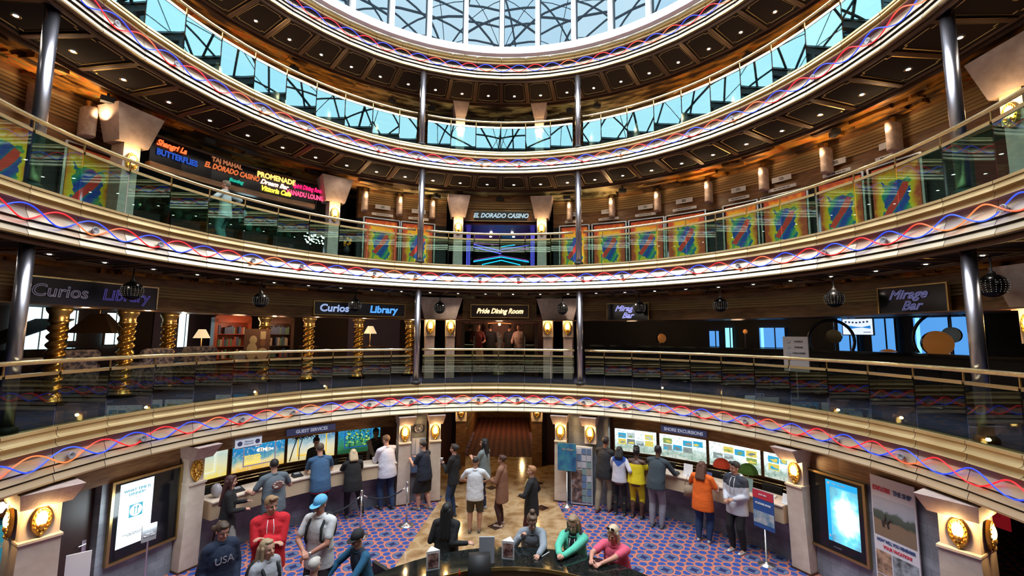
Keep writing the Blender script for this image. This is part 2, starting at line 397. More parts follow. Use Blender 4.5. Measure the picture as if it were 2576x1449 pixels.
# railings: one thing per run between the poles
POLE = {2: (-92.4, -21.8, 19.3, 92.8), 3: (-92.8, -21.7, 19.2, 93.1), 4: (-93, -22.1, 19.3, 93)}
LEV = {2: 'second level', 3: 'third level', 4: 'fourth level'}
for d in (2, 3, 4):
    zt = DECK[d][0]; gm = mt['glass%d' % d]; p0, p1, p2, p3 = POLE[d]
    for side, u, v in (('left', -127.3, p1 - 1.3), ('middle', p1 + 1.3, p2 - 1.3), ('right', p2 + 1.3, 124.7)):
        t = thing('glass_railing', 'brass and %s glass railing, %s run of the %s' % ({2: 'smoked', 3: 'green tinted', 4: 'mirrored blue'}[d], side, LEV[d]), 'railing', (0, 0, 0), 0, 'atrium railings')
        mb = MB(); mb.smooth = True; n = max(4, int((v - u) / 3.3)); mb.tube([pol(u + (v - u) * i / n, 5.93, zt + .87) for i in range(n + 1)], .032, 10)
        mb.build('handrail', mt['brass'], t)
        ks = [A0 + SEG * k for k in range(-20, 20)]; cuts = [u] + [k for k in ks if u + .8 < k < v - .8] + [v]
        for a in cuts[1:-1]: mb = MB(); mb.tube([pol(a, 5.93, zt + .72), pol(a, 5.93, zt + .87)], .012, 6); mb.build('bracket', mt['brassd'], t)
        for a, b in zip(cuts, cuts[1:]):
            mb = MB(); arcsolid(mb, 5.925, 5.937, zt + .002, zt + .70, a + .1, b - .1, 1); mb.build('glass_panel', gm, t)
            mb = MB(); arcsolid(mb, 5.915, 5.947, zt + .69, zt + .735, a + .16, b - .16, 1); mb.build('lower_rail', mt['brass'], t)

# neon helix
for d in (2, 3, 4, 5):
    zt, zb = DECK[d]; H = zt - zb; zc = zt - H * .55
    for col, ph in (('red', 0), ('blue', pi)):
        mb = MB(); mb.smooth = True; N = 900; lo, hi = (-130, 128)
        path = [pol(lo + (hi - lo) * i / N, RV - .055 - .02 * sin((lo + (hi - lo) * i / N + 1.2) * pi / 4.5 + ph), zc + .095 * cos((lo + (hi - lo) * i / N + 1.2) * 2 * pi / 9 + ph)) for i in range(N + 1)]
        mb.tube(path, .0092, 6)
        tag(mb.build('neon_tube', mt['neon_' + col]), 'wavy %s neon tube twined along the parapet of the %s' % (col, {2: 'second level', 3: 'third level', 4: 'fourth level', 5: 'top level under the skylight'}[d]), 'neon light', 'entwined neon waves')
# cup spotlights behind the neon, soffit downlights
cup = MB(); cup.smooth = True; cup.lathe([(.018, 0), (.045, .03), (.05, .05), (.04, .052), (.02, .03)], 10)
proto = None
for d in (2, 3, 4):
    zt, zb = DECK[d]
    for k in range(-9, 10):
        a = A0 + SEG * (2 * k + .75 + .5 * (k % 2)); lab = 'small unlit metal cup spotlight on the parapet face of the %s, behind the neon' % LEV[d]
        if proto is None:
            proto = thing('cup_spotlight', lab, 'spotlight', (0, 0, 0), 0, 'cup spotlights'); o = cup.build('cup', mt['grey'], proto); o.rotation_euler = (R(90), 0, 0); q = proto
            mb = MB(); mb.tube([(0, .0, 0), (0, .05, 0)], .01, 6); mb.build('stem', mt['grey'], proto)
        else: q = dup(proto, (0, 0, 0), 0, lab)
        q.location = pol(a, RV - .02, zt - (zt - zb) * .58); q.rotation_euler = (0, 0, -R(a))
proto = None
for d, zs in ((3, 5.385), (4, 8.60), (5, 11.33)):
    for k in range(-15, 15):
        a = A0 + SEG * (k + .5); lab = 'round white downlight lit in the dark coffer under the %s' % {3: 'third level', 4: 'fourth level', 5: 'top level'}[d]
        if proto is None:
            proto = thing('downlight', lab, 'ceiling light', (0, 0, 0), 0, 'coffer downlights'); q = proto
            mb = MB(); mb.smooth = True; mb.lathe([(.05, 0), (.062, -.006), (.05, -.01), (.034, -.004)], 16, cap=False); mb.build('trim_ring', mt['brassd'], proto)
            mb = MB(); mb.smooth = True; mb.lathe([(.001, -.009), (.02, -.008), (.03, -.003), (.03, 0)], 14); mb.build('bulb', mt['bulb'], proto)
        else: q = dup(proto, (0, 0, 0), 0, lab)
        q.location = pol(a, 6.72, zs - .002); q['group'] = 'downlights under the ' + {3: 'third level', 4: 'fourth level', 5: 'top level'}[d]
        if k % 2 == 0: lamp('downlight_lamp', pol(a, 6.72, zs - .05), 22 if d == 3 else 14, (1, .86, .66), .03, kind='SPOT', spot=2.2)
# poles
for d, (z0, z1) in ((2, (2.97, 5.39)), (3, (6.07, 8.6)), (4, (9.24, 11.33))):
    for i, a in enumerate(POLE[d]):
        if d == 4 and i in (0, 3): continue
        r = 6.06 if i in (0, 3) else 5.97
        t = thing('support_pole', 'brushed steel round pole, %s of the %s' % (['far left', 'left of centre', 'right of centre', 'far right'][i], LEV[d]), 'pole', pol(a, r, z0), 0, 'steel poles')
        mb = MB(); mb.smooth = True; mb.lathe([(.078, 0), (.078, z1 - z0)], 24); mb.build('shaft', mt['chrome'], t)
        mb = MB(); mb.smooth = True; mb.lathe([(.12, 0), (.12, .05), (.085, .09)], 24); mb.build('base_collar', mt['blackm'], t)

# ------------------------------------------------------------------ lobby floor
q = NT('carpet_blue_salmon', .9); x, y, z = q.sep()
def hexd(s, ox=0, oy=0):
    h = s * math.sqrt(3)
    ds = []
    for dx, dy in ((0, 0), (.5 * s, .5 * h)):
        u = q.math('SUBTRACT', q.math('FLOORED_MODULO', q.math('ADD', x, dx + 50 * s + ox), s), s / 2)
        v = q.math('SUBTRACT', q.math('FLOORED_MODULO', q.math('ADD', y, dy + 50 * h + oy), h), h / 2)
        ds.append((q.math('SQRT', q.math('ADD', q.math('MULTIPLY', u, u), q.math('MULTIPLY', v, v))), u, v))
    return ds
a, b = hexd(.174); dm = q.math('MINIMUM', a[0], b[0])
base = q.ramp(q.math('MULTIPLY', dm, 10), [(0, (.02, .06, .28)), (.66, (.025, .075, .31)), (.70, (.10, .03, .06)), (.75, (.50, .16, .08)), (.90, (.50, .20, .15)), (.97, (.25, .07, .10))])
A, B = hexd(.522, .087, .05); d2 = q.math('MINIMUM', A[0], B[0])
st = q.math('MINIMUM', *[q.math('ADD', q.math('POWER', q.math('ABSOLUTE', k[1]), .6), q.math('POWER', q.math('ABSOLUTE', k[2]), .6)) for k in (A, B)])
med = q.ramp(q.math('MULTIPLY', d2, 5), [(0, (.07, .10, .20)), (.60, (.10, .15, .27)), (.68, (.05, .03, .10)), (.74, (.60, .19, .12)), (.86, (.50, .2, .2))])
med = q.mixc(q.math('LESS_THAN', st, .29), med, (.012, .015, .09))
col = q.mixc(q.math('LESS_THAN', d2, .168), base, med)
q.bump(q.noise(300), .3, .003)
mt['carpet'] = q.out(col)
mb = MB(); mb.lathe([(14, -.1), (14, 0)], 72); struct(mb.build('floor', mt['carpet']))
q = NT('marble_path', .12); f = q.noise(2.4, detail=6); g = q.noise(9, detail=4)
mt['marble'] = q.out(q.mixc(q.math('MULTIPLY', g, .5), q.ramp(f, [(.32, (.20, .10, .04)), (.45, (.40, .25, .12)), (.55, (.58, .42, .24)), (.66, (.42, .26, .12))]), (.32, .18, .08)))
mb = MB(); bx, by = .25, -1.4
path = [(-1.57, 6.25), (-1.93, 2.3)] + [(bx + 2.85 * sin(R(t)), by + 2.85 * cos(R(t))) for t in range(-50, -200, -12)] + [(bx + 2.85 * sin(R(t)), by + 2.85 * cos(R(t))) for t in range(160, 29, -12)] + [(1.73, 2.3), (1.36, 6.25), (2.6, 6.9), (2.2, 10.05), (-2.6, 10.05), (-3.0, 6.9)]
path = [p for i, p in enumerate(path)]
mb.add([(px, py, .004) for px, py in path], [tuple(range(len(path)))])
mb.mat(1)
for dx, dy, s in ((-.11, 4.42, .19), (-.32, 6.9, .18), (-1.24, 5.53, .18), (.98, 5.5, .19), (-.05, 8.6, .17), (-1.2, 7.3, .17), (1.0, 7.3, .17), (-1.3, 2.4, .2), (1.3, 2.6, .2)):
    mb.add([(dx - s, dy, .008), (dx, dy - s, .008), (dx + s, dy, .008), (dx, dy + s, .008)], [(0, 1, 2, 3)])
mt['darktile'] = M('dark_tile', (.03, .012, .01), .15)
struct(mb.build('floor', [mt['marble'], mt['darktile']]))
# corridor: patterned runner, walls, end wall
q = NT('red_runner', .9); x, y, z = q.sep()
f = q.math('ABSOLUTE', q.math('SINE', q.math('MULTIPLY', x, 14))); g = q.math('ABSOLUTE', q.math('SINE', q.math('MULTIPLY', y, 14)))
mt['runner'] = q.out(q.ramp(q.math('MULTIPLY', q.math('ADD', q.math('MULTIPLY', f, g), q.noise(12)), .6), [(.25, (.02, .006, .01)), (.42, (.12, .02, .02)), (.6, (.05, .01, .03)), (.75, (.22, .07, .03))]))
mb = MB(); mb.box(-1.35, 10.05, .0, 1.0, 17.3, .012); struct(mb.build('floor', mt['runner']))
for nm, x0, x1 in (('wall_left', -1.6, -1.45), ('wall_right', 1.1, 1.25)):
    mb = MB(); mb.box(x0, 9.2, 0, x1, 17.5, 2.25); struct(mb.build(nm, mt['wood']))
for nm, s, x0 in (('left', 1, -1.45), ('right', -1, 1.1)):
    t = thing('corridor_handrail', 'slim brass handrail on the %s wall of the corridor' % nm, 'handrail', (x0, 0, 0), 0, 'corridor handrails')
    mb = MB(); mb.tube([(s * .06, 9.3, .9), (s * .06, 17.2, .9)], .02, 8); mb.build('rail', mt['brass'], t)
    for yy in (9.6, 11.5, 13.5, 15.5, 17): mb = MB(); mb.tube([(0, yy, .86), (s * .06, yy, .9)], .01, 6); mb.build('bracket', mt['brassd'], t)
mb = MB(); mb.box(-1.6, 17.3, 0, 1.25, 17.5, 2.25); struct(mb.build('wall_back', mt['wood']))
annulus('ceiling', 5.95, 14, 2.25, .05, mt['woodd'])
for a in list(range(-60, -25, 9)) + list(range(30, 64, 9)): lamp('counter_fill_lamp', pol(a, 6.12, 2.2), 9, (1, .88, .75), .05, kind='SPOT', spot=2.4)  # unseen fill lamps, added to brighten the counter fronts
for y in (8.0, 11.0): lamp('entrance_fill_lamp', (-.2, y, 2.2), 22, (1, .72, .42), .08, kind='SPOT', spot=2.5)  # fill lamps without fixtures, added to lift the corridor floor and walls
mb = MB(); mb.box(-1.7, 13.5, 2.2, 1.4, 17.6, 2.25); struct(mb.build('ceiling', mt['woodd']))
for i, (x, y) in enumerate(((-.95, 14), (.7, 14), (.25, 16.6))):
    t = thing('corridor_wall_light', 'small golden wall light deep in the corridor, %s' % ('nearer one on the left', 'nearer one on the right', 'far one by the end wall')[i], 'wall light', (x, y, 1.4))
    mb = MB(); mb.smooth = True; mb.lathe([(.02, -.12), (.07, -.05), (.09, .02), (.03, .06)], 12); mb.build('shade', mt['maskglow'] if i < 2 else mt['brassd'], t)
    mb = MB(); mb.smooth = True; mb.lathe([(.05, .12), (.04, .2), (.015, .24)], 12); mb.build('finial', mt['brass'], t)
    if i < 2: lamp('corridor_lamp', (x, y - .2, 1.4), 30, (1, .65, .3), .05)
# dark red reveal walls beside the entrance
mt['maroon'] = M('dark_maroon', (.06, .012, .01), .5)
mb = MB(); mb.box(-2.0, 9.34, 0, -1.6, 9.4, 2.25); mb.box(1.25, 9.34, 0, 1.7, 9.4, 2.25); mb.box(-1.6, 9.0, -.02, 1.25, 17.6, -.01); arcsolid(mb, 9.3, 9.5, 0, 2.25, -30, -10.8); arcsolid(mb, 9.3, 9.5, 0, 2.25, 8.6, 30); struct(mb.build('wall_entrance', mt['maroon']))  # small side boxes are added to block sky showing past the corridor
mb = MB(); ringband(mb, 19, -.1, 19, 3, -40, 40, 20); ringband(mb, 14, 2.6, 19, 2.6, -40, 40, 20); ringband(mb, 13.9, -.05, 19, -.05, -40, 40, 20); struct(mb.build('wall_outer', mt['shell']))  # unseen shell added around the corridor to keep the bright sky out

# ------------------------------------------------------------------ lobby pillars with golden mask lights
def shield(mb, w, h, y0, y1, top=.5):
    P = []
    for i in range(25):
        t = 2 * pi * i / 24
        xx = sin(t); zz = cos(t)
        k = 1 if zz > -.35 else 1 - (-.35 - zz) * .35
        P.append((w * xx * k, h * (zz if zz > 0 else zz * 1.12)))
    mb.ext(P[:-1], y0, y1)
def mask_light(label, loc, rz, lit=1, s=1, power=14, group='golden mask lights'):
    t = thing('mask_sconce', label, 'wall light', loc, rz, group)
    mb = MB(); shield(mb, .105 * s, .175 * s, -.03, 0); mb.build('back_plate', mt['goldd'], t)
    mb = MB(); mb.smooth = True
    ring = [Vector((.092 * s * sin(2 * pi * i / 20), -.035, .16 * s * cos(2 * pi * i / 20))) for i in range(20)]
    mb.tube(ring, .012 * s, 6, True)
    for i in range(14):
        a = 2 * pi * i / 14; mb.ell((.075 * s * sin(a), -.045, .135 * s * cos(a)), (.014 * s, .012, .018 * s), n=6, m=4)
    mb.ell((0, -.05, -.07 * s), (.035 * s, .03, .05 * s), n=10, m=6); mb.cap((0, -.05, -.17 * s), (0, -.03, -.21 * s), .02 * s, .008, 6)
    mb.build('relief', mt['goldd'], t)
    mb = MB(); mb.smooth = True; mb.ell((0, -.04, .025 * s), (.058 * s, .04, .10 * s), n=14, m=8); mb.build('lamp_glass', mt['maskglow'] if lit else mt['goldd'], t)
    if lit: lamp('mask_lamp', (0, -.14, .12 * s), power * 1.4, (1, .62, .25), .04, t)
    return t
def lobby_pillar(label, a, r=6.06, w=.33, rz=0, capw=.42, cap=1):
    t = ring_thing('lobby_pillar', label, 'pillar', a, r, 0, 'tapered lobby pillars'); t.rotation_euler.z += R(rz)
    mb = MB(); h = w / 2; mb.frus(-h, .0, h, w * 1.1, 0.03, -h * .88, -.08, h * .88, w * 1.1, 1.50); mb.build('shaft', mt['stonel'], t)
    mb = MB(); mb.box(-h - .02, -.02, 0, h + .02, w * 1.1 + .02, .03); mb.build('plinth', mt['woodd'], t)
    mb = MB(); mb.box(-h * .93, -.11, 1.50, h * .93, w * 1.1, 1.53); mb.build('shoulder', mt['stonel'], t)
    mb = MB(); mb.box(-h * .85, -.02, 1.53, h * .85, w * 1.1, 1.98); mb.build('light_block', mt['stonel'], t)
    if cap:
        c = capw / 2; mb = MB(); mb.frus(-c * .8, -.20, c * .8, w, 1.96, -c, -.40, c, w, 2.2); mb.build('capital', mt['stone'], t)
    return t
def mask_on(t, label, dy=-.02, z=1.745, x=0, extra=0, **k):
    m = Matrix.Translation(t.location) @ Matrix.Rotation(t.rotation_euler.z, 4, 'Z'); p = m @ Vector((x, dy, z))
    return mask_light(label, p, t.rotation_euler.z + extra, **k)
for i, (a, lab, lit) in enumerate(((-65.6, 'left of the guest services counter', 0), (-23.8, 'right end of the guest services counter', 1), (-16.6, 'left jamb of the corridor entrance', 1),
                              (14.2, 'right jamb of the corridor entrance', 1), (64.4, 'right of the shore excursions counter', 1))):
    t = lobby_pillar('tapered cream stone pillar with flared cap, ' + lab, a, 6.1)
    mask_on(t, '%sgolden mask light on the pillar %s' % ('unlit ' if not lit else 'glowing ', lab), lit=lit, power=9)
# the pilaster beside the leaflet rack: only cap and light block, on the wall
t = ring_thing('wall_pilaster', 'short stone light block with flared cap on the wall above the leaflet rack', 'pillar', 21.4, 6.1, 0)
mb = MB(); mb.box(-.14, -.02, 1.50, .14, .3, 1.98); mb.build('light_block', mt['stonel'], t)
mb = MB(); mb.frus(-.17, -.20, .17, .3, 1.96, -.21, -.40, .21, .3, 2.2); mb.build('capital', mt['stone'], t)
mask_on(t, 'glowing golden mask light above the leaflet rack', power=9)
for s, side in ((-1, 'left'), (1, 'right')):
    a = s * 86.6
    t = lobby_pillar('wide stone pillar with big flared cap at the far %s of the lobby' % side, a, 6.12, .46, 0, .62)
    t.rotation_euler.z = -R(s * 60)
    t.location = (s * 6.05, .16 if s > 0 else .30, 0)
    mask_on(t, 'golden mask light on the far %s pillar, face turned to the counters' % side, z=1.745, x=0, power=10)
    m = Matrix.Rotation(t.rotation_euler.z, 4, 'Z'); p = t.location + m @ Vector((s * .215, .22, 1.745))
    mask_light('golden mask light on the far %s pillar, face turned to the bar' % side, p, t.rotation_euler.z + s * R(90), power=10)
for s, a, side in ((-1, -9.05, 'left'), (1, 6.75, 'right')):
    t = ring_thing('entrance_pilaster', 'slim amber pilaster on the %s of the corridor mouth' % side, 'pillar', a, 9.0, 0, 'corridor pilasters')
    mb = MB(); mb.box(-.16, 0, 0, .16, .3, 1.42); mb.build('shaft', mt['wood'], t)
    mb = MB(); mb.box(-.18, -.03, 1.42, .18, .3, 2.2); mb.build('light_block', mt['stonel'], t)
    mask_on(t, 'golden mask light at the %s of the corridor mouth' % side, dy=-.03, z=1.75, power=9)

# ------------------------------------------------------------------ lobby walls and counters
q = NT('slate_stone', .35); f = q.noise(2.2, detail=6)
br = q.t.nodes.new('ShaderNodeTexBrick'); br.inputs['Scale'].default_value = 1.6; br.inputs['Mortar Size'].default_value = .004
x, y, z = q.sep(); q.l(q.comb(q.math('MULTIPLY', q.math('ARCTAN2', x, y), 6.3), z), br.inputs['Vector'])
br.inputs['Color1'].default_value = (1, 1, 1, 1); br.inputs['Color2'].default_value = (.75, .75, .75, 1); br.inputs['Mortar'].default_value = (.45, .45, .45, 1)
mm = q.t.nodes.new('ShaderNodeMix'); mm.data_type = 'RGBA'; mm.blend_type = 'MULTIPLY'; mm.inputs[0].default_value = 1
q.l(q.ramp(f, [(.3, (.17, .18, .20)), (.5, (.27, .29, .33)), (.7, (.42, .45, .50))]), mm.inputs[6]); q.l(br.outputs['Color'], mm.inputs[7])
mt['slate'] = q.out(mm.outputs[2])
for nm, u, v in (('wall_left', -78.0, -67.3), ('wall_right', 66.0, 84.0), ('wall_pier_left', -22.0, -18.4), ('wall_pier_right', 15.8, 25.2)):
    mb = MB(); arcsolid(mb, 6.3, 6.5, 0, 2.25, u, v); struct(mb.build(nm, mt['slate']))
mb = MB(); arcsolid(mb, 6.28, 6.52, 1.86, 2.25, -84, -67.2); arcsolid(mb, 6.28, 6.52, 1.86, 2.25, 66, 84)
arcsolid(mb, 6.9, 7.1, 1.78, 2.25, -64, -24.8); arcsolid(mb, 6.9, 7.1, 1.78, 2.25, 25.2, 63.2); struct(mb.build('trim_20', mt['wood']))
# dark door left
mb = MB(); arcsolid(mb, 6.42, 6.46, 0, 1.9, -83.9, -78.1, 1); d = struct(mb.build('door_1', M('dark_door', (.045, .022, .018), .4)))
mb = MB(); T = Matrix.Translation(pol(-78.9, 6.42, .97)) @ Matrix.Rotation(R(78.9), 4, 'Z'); mb.T = T
mb.box(-.03, -.015, -.12, .03, 0, .1); mb.cap((0, -.04, .05), (-.10, -.05, .05), .012, .01, 8); mb.build('door_handle', mt['silver'], d)
mb = MB(); arcsolid(mb, 9.0, 9.2, 0, 2.25, -110, -84); arcsolid(mb, 9.0, 9.2, 0, 2.25, 84, 110); struct(mb.build('wall_recess', mt['shell']))
def counter(name, label, u, v):
    t = thing(name, label, 'counter', (0, 0, 0))
    mb = MB(); arcsolid(mb, 6.36, 6.7, .0, .78, u, v); mb.build('stone_front', mt['slate'], t)
    mb = MB(); arcsolid(mb, 6.0, 6.5, .76, 1.06, u, v, None, 6.0); mb.build('wooden_apron', mt['beige'], t)
    mb = MB(); arcsolid(mb, 5.97, 6.52, 1.06, 1.085, u, v); mb.build('ledge_top', mt['stonel'], t)
    mb = MB(); arcsolid(mb, 6.52, 7.0, .86, .9, u, v); mb.build('work_desk', mt['black'], t)
counter('service_counter', 'curved stone fronted guest services counter with a tan ledge', -63.0, -25.6)
counter('excursion_counter', 'curved stone fronted shore excursions counter with a tan ledge', 26.4, 62.4)
for u, v, s in ((-64.5, -23.5, 'left'), (25.0, 64, 'right')):
    mb = MB(); arcsolid(mb, 7.98, 8.2, 0, 2.25, u, v); struct(mb.build('wall_back', mt['woodd']))
    mb = MB()
    for z in (.80, .87): mb.tube([pol(u + (v - u) * i / 12, 7.84, z) for i in range(13)], .018, 6)
    tag(mb.build('brass_ledge_trim', mt['brass']), 'double brass trim under the lit panels behind the %s counter' % s, 'trim')
# lit picture panels behind the counters
def picture_mat(name, stops, sc, es=1.5, st=None):
    q = NT(name, .4); x, y, z = q.sep(); v = q.comb(x, q.math('MULTIPLY', z, 1.0), 0)
    return q, x, z
def lit_panel(label, u, v, z0, z1, art, r=7.9, frame=1, name='lit_panel', grp=None):
    a = (u + v) / 2; w = 2 * r * sin(R((v - u) / 2)); t = ring_thing(name, label, 'lit picture', a, r * cos(R((v - u) / 2)), z0, grp); h = z1 - z0
    mb = MB(); mb.box(-w / 2, 0, 0, w / 2, .03, h); mb.build('picture', art, t)
    mb = MB(); e = .035
    for b in ((-w / 2 - e, -e, -w / 2, h + e), (w / 2, -e, w / 2 + e, h + e), (-w / 2, -e, w / 2, 0), (-w / 2, h, w / 2, h + e)): mb.box(b[0], -.02, b[1], b[2], .04, b[3])
    mb.build('frame', mt['wood'], t); return t, w, h
def sea(name, kind):
    q = NT(name, .4); x, y, z = q.sep(); f = q.noise(5, detail=5); g = q.noise(14, detail=3)
    zz = q.math('ADD', z, q.math('MULTIPLY', q.math('SUBTRACT', f, .5), .35))
    st = {'fish': [(.05, (1, .62, .12)), (.17, (1, .85, .4)), (.26, (.15, .45, .55)), (.42, (.02, .25, .6)), (.62, (.02, .35, .75))],
          'palm': [(.05, (.95, .78, .35)), (.22, (1, .93, .62)), (.36, (.75, .85, .8)), (.5, (.25, .5, .65)), (.65, (.08, .25, .5))],
          'reef': [(.08, (.02, .12, .05)), (.2, (.05, .3, .12)), (.33, (.04, .35, .35)), (.5, (.02, .3, .6)), (.66, (.05, .45, .8))],
          'beach': [(.05, (1, .85, .2)), (.3, (.9, .9, .6)), (.5, (.6, .8, .7)), (.65, (.85, .95, .9))],
          'shore': [(.02, (.55, .62, .55)), (.09, (.30, .42, .36)), (.17, (.45, .58, .52)), (.24, (.65, .80, .78)), (.34, (.85, 1, 1)), (.6, (.9, 1, 1))]}[kind]
    c = q.ramp(zz, st); c = q.mixc(q.math('MULTIPLY', q.math('GREATER_THAN', g, .56), .35), c, (.05, .10, .08) if kind in ('shore', 'reef') else (.9, .9, .7))
    return q.out(c, {'shore': 1.15}.get(kind, .75))
mt['frame_lav'] = EM('lavender_frame', (.45, .40, .52), .5); mt['frame_y'] = EM('yellow_frame', (1, .62, .05), .8); mt['frame_b'] = EM('blue_frame', (.03, .12, .5), .7); mt['frame_w'] = EM('pale_frame', (.9, .95, .8), .8)
def blob(name, col, s=.9): return EM(name, col, s)
yel = blob('lit_yellow', (1, .72, .12), 1.0); wf = blob('lit_white', (1, 1, .9), 1.0); blk = blob('lit_black', (.01, .012, .02), .3); grn = blob('lit_green', (.25, .55, .08), .9); lim = blob('lit_lime', (.65, .85, .2), .9); dk = blob('lit_dark_green', (.02, .10, .04), .7)
def inner(t, x0, z0, x1, z1, fm, e=.025):
    mb = MB()
    for b in ((x0 - e, z0 - e, x0, z1 + e), (x1, z0 - e, x1 + e, z1 + e), (x0, z0 - e, x1, z0), (x0, z1, x1, z1 + e)): mb.box(b[0], -.012, b[1], b[2], 0, b[3])
    mb.build('painted_frame', fm, t)
rnd = random.Random(3)
t, w, h = lit_panel('lit beach picture with pale frame at the left end of the guest counter', -64.3, -53.4, .97, 1.66, sea('art_beach', 'beach')); inner(t, -w * .3, .15, w * .32, .52, mt['frame_w'])
mb = MB(); [mb.ell((rnd.uniform(-w * .28, w * .1), -.004, rnd.uniform(.3, .46)), (.06, .006, .05), n=8, m=5) for _ in range(12)]; mb.build('painted_leaves', grn, t)
t, w, h = lit_panel('lit underwater picture of yellow corals and striped fish', -52.7, -44.2, .97, 1.66, sea('art_fish', 'fish')); inner(t, -w * .28, .12, w * .30, .60, mt['frame_lav'])
mb = MB(); [mb.ell((-w * .27 + .052 * i + (.026 if j % 2 else 0), -.004, .15 + .045 * j), (.024, .01, .022), n=8, m=5) for i in range(7) for j in range(5)]; mb.build('coral', yel, t)
mb = MB()
for fx, fz, s in ((-.2, .62, .05), (-.05, .56, .06), (.02, .44, .09), (.2, .42, .08), (.38, .6, .06), (.1, .64, .04), (-.3, .58, .04)):
    mb.mat(0); mb.ell((fx, -.006, fz), (s, .006, s * .55), n=12, m=7); mb.add([(fx + s * .8, -.006, fz), (fx + s * 1.5, -.006, fz + s * .4), (fx + s * 1.5, -.006, fz - s * .4)], [(0, 1, 2)])
    mb.mat(1); mb.box(fx - s * .2, -.014, fz - s * .5, fx - s * .02, -.011, fz + s * .5); mb.box(fx + s * .3, -.014, fz - s * .4, fx + s * .45, -.011, fz + s * .4)
mb.build('fish', [wf, blk], t)
t, w, h = lit_panel('lit palm beach picture with a yellow frame under the guest services sign', -43.7, -35.2, .97, 1.66, sea('art_palm', 'palm')); inner(t, -w * .28, .14, w * .30, .60, mt['frame_y'])
mb = MB(); mb.tube([(-.52, -.006, .02), (-.45, -.006, .3), (-.36, -.006, .58)], .014, 5); mb.tube([(-.3, -.006, .02), (-.3, -.006, .3), (-.22, -.006, .6)], .012, 5)
for cx, cz in ((-.36, .58), (-.05, .6), (-.22, .6)):
    for k in range(9):
        a = 2 * pi * k / 9; mb.tube([(cx, -.008, cz), (cx + .08 * cos(a), -.008, cz + .05 * sin(a) + .01), (cx + .17 * cos(a), -.008, cz + .06 * sin(a) - .04)], [.012, .012, .002], 4)
mb.build('palm', blk, t)
t, w, h = lit_panel('lit green garden picture with a blue frame right of the palm beach picture', -34.6, -26.4, .97, 1.66, sea('art_reef', 'reef')); inner(t, -w * .33, .16, w * .26, .62, mt['frame_b'])
mb = MB()
for _ in range(110): mb.mat(rnd.choice((0, 1, 2, 2))); mb.ell((rnd.uniform(-w * .32, w * .25), -.005, rnd.uniform(.18, .6)), (rnd.uniform(.015, .035), .006, rnd.uniform(.012, .03)), n=7, m=4)
mb.build('foliage', [grn, lim, dk], t)
ph = [blob('photo_' + n, c, .9) for n, c in (('rock', (.30, .36, .34)), ('sea', (.05, .45, .75)), ('mist', (.55, .68, .70)), ('sun', (.85, .72, .15)), ('leaf', (.28, .42, .12)), ('grey', (.22, .27, .27)))]
for i, (u, v) in enumerate(((23.9, 32.3), (32.9, 41.7), (42.2, 51.0), (51.5, 60.5))):
    t, w, h = lit_panel('bright white tour photo board behind the right counter, %s from the left' % ORD[i], u, v, .97, 1.68, sea('art_shore%d' % i, 'shore'), grp='tour photo boards')
    for cx in range(4):
        for cz in range(2):
            if (cx + cz * 2 + i) % 5 == 4: continue
            x0 = -w / 2 + .1 + cx * (w - .16) / 4; z0 = .19 + cz * .17 + (.02 if cx % 2 else 0); ww = (w - .2) / 4 - .02
            mb = MB(); mb.box(x0, -.008, z0, x0 + ww, -.001, z0 + .14)
            m0 = rnd.choice(ph); mb.mat(1)
            for _ in range(4):
                ex = rnd.uniform(.03, ww * .3); mb.ell((rnd.uniform(x0 + ex, x0 + ww - ex), -.009, z0 + rnd.uniform(.03, .08)), (ex, .003, rnd.uniform(.01, .03)), n=8, m=4)
            mb.build('photo', [m0, rnd.choice(ph)], t)
    if i == 2:
        mb = MB(); mb.ell((.25, -.01, .2), (.085, .012, .085), n=16, m=8); mb.build('round_notice', wf, t)
mt['navy_sign'] = M('navy_sign', (.05, .06, .16), .5, e=(.05, .06, .16), es=.4); mt['let_grey'] = EM('pale_letters', (.42, .44, .56), .8)
for nm, a, txt, w in (('guest_sign', -42.1, 'GUEST SERVICES', 1.12), ('excursion_sign', 40.2, 'SHORE EXCURSIONS', 1.10)):
    t = ring_thing(nm, 'navy hanging board reading %s' % txt, 'sign', a, 6.82, 1.92)
    mb = MB(); mb.box(-w / 2, 0, -.075, w / 2, .03, .075); mb.build('board', mt['navy_sign'], t)
    text('lettering', txt, .105, mt['let_grey'], t, (0, -.004, 0), bold=.002, sx=.95)
t = ring_thing('notice_board', 'small white notice hanging over the left end of the guest counter', 'sign', -53.6, 6.82, 1.86)
mb = MB(); mb.box(-.27, 0, -.10, .27, .02, .10); mb.build('board', M('lit_white_card', (.8, .85, .9), .5, e=(.7, .8, 1), es=.5), t)
mb = MB(); mb.box(-.27, -.003, -.10, .27, 0, -.085); mb.box(-.27, -.003, .085, .27, 0, .10); mb.lathe([(.045, 0), (.045, .004)], 16) if False else None
mb.build('edge', mt['navy_sign'], t)
mb = MB(); mb.T = Matrix.Rotation(R(90), 4, 'X'); mb.lathe([(.05, 0), (.05, .006)], 18, (-.18, .0, 0)); mb.lathe([(.05, 0), (.05, .006)], 18, (.18, 0, 0)); mb.T = None; mb.build('badge', mt['navy_sign'], t)
text('lettering', 'Platinum\nDiamond', .05, mt['navy_sign'], t, (0, -.004, 0))
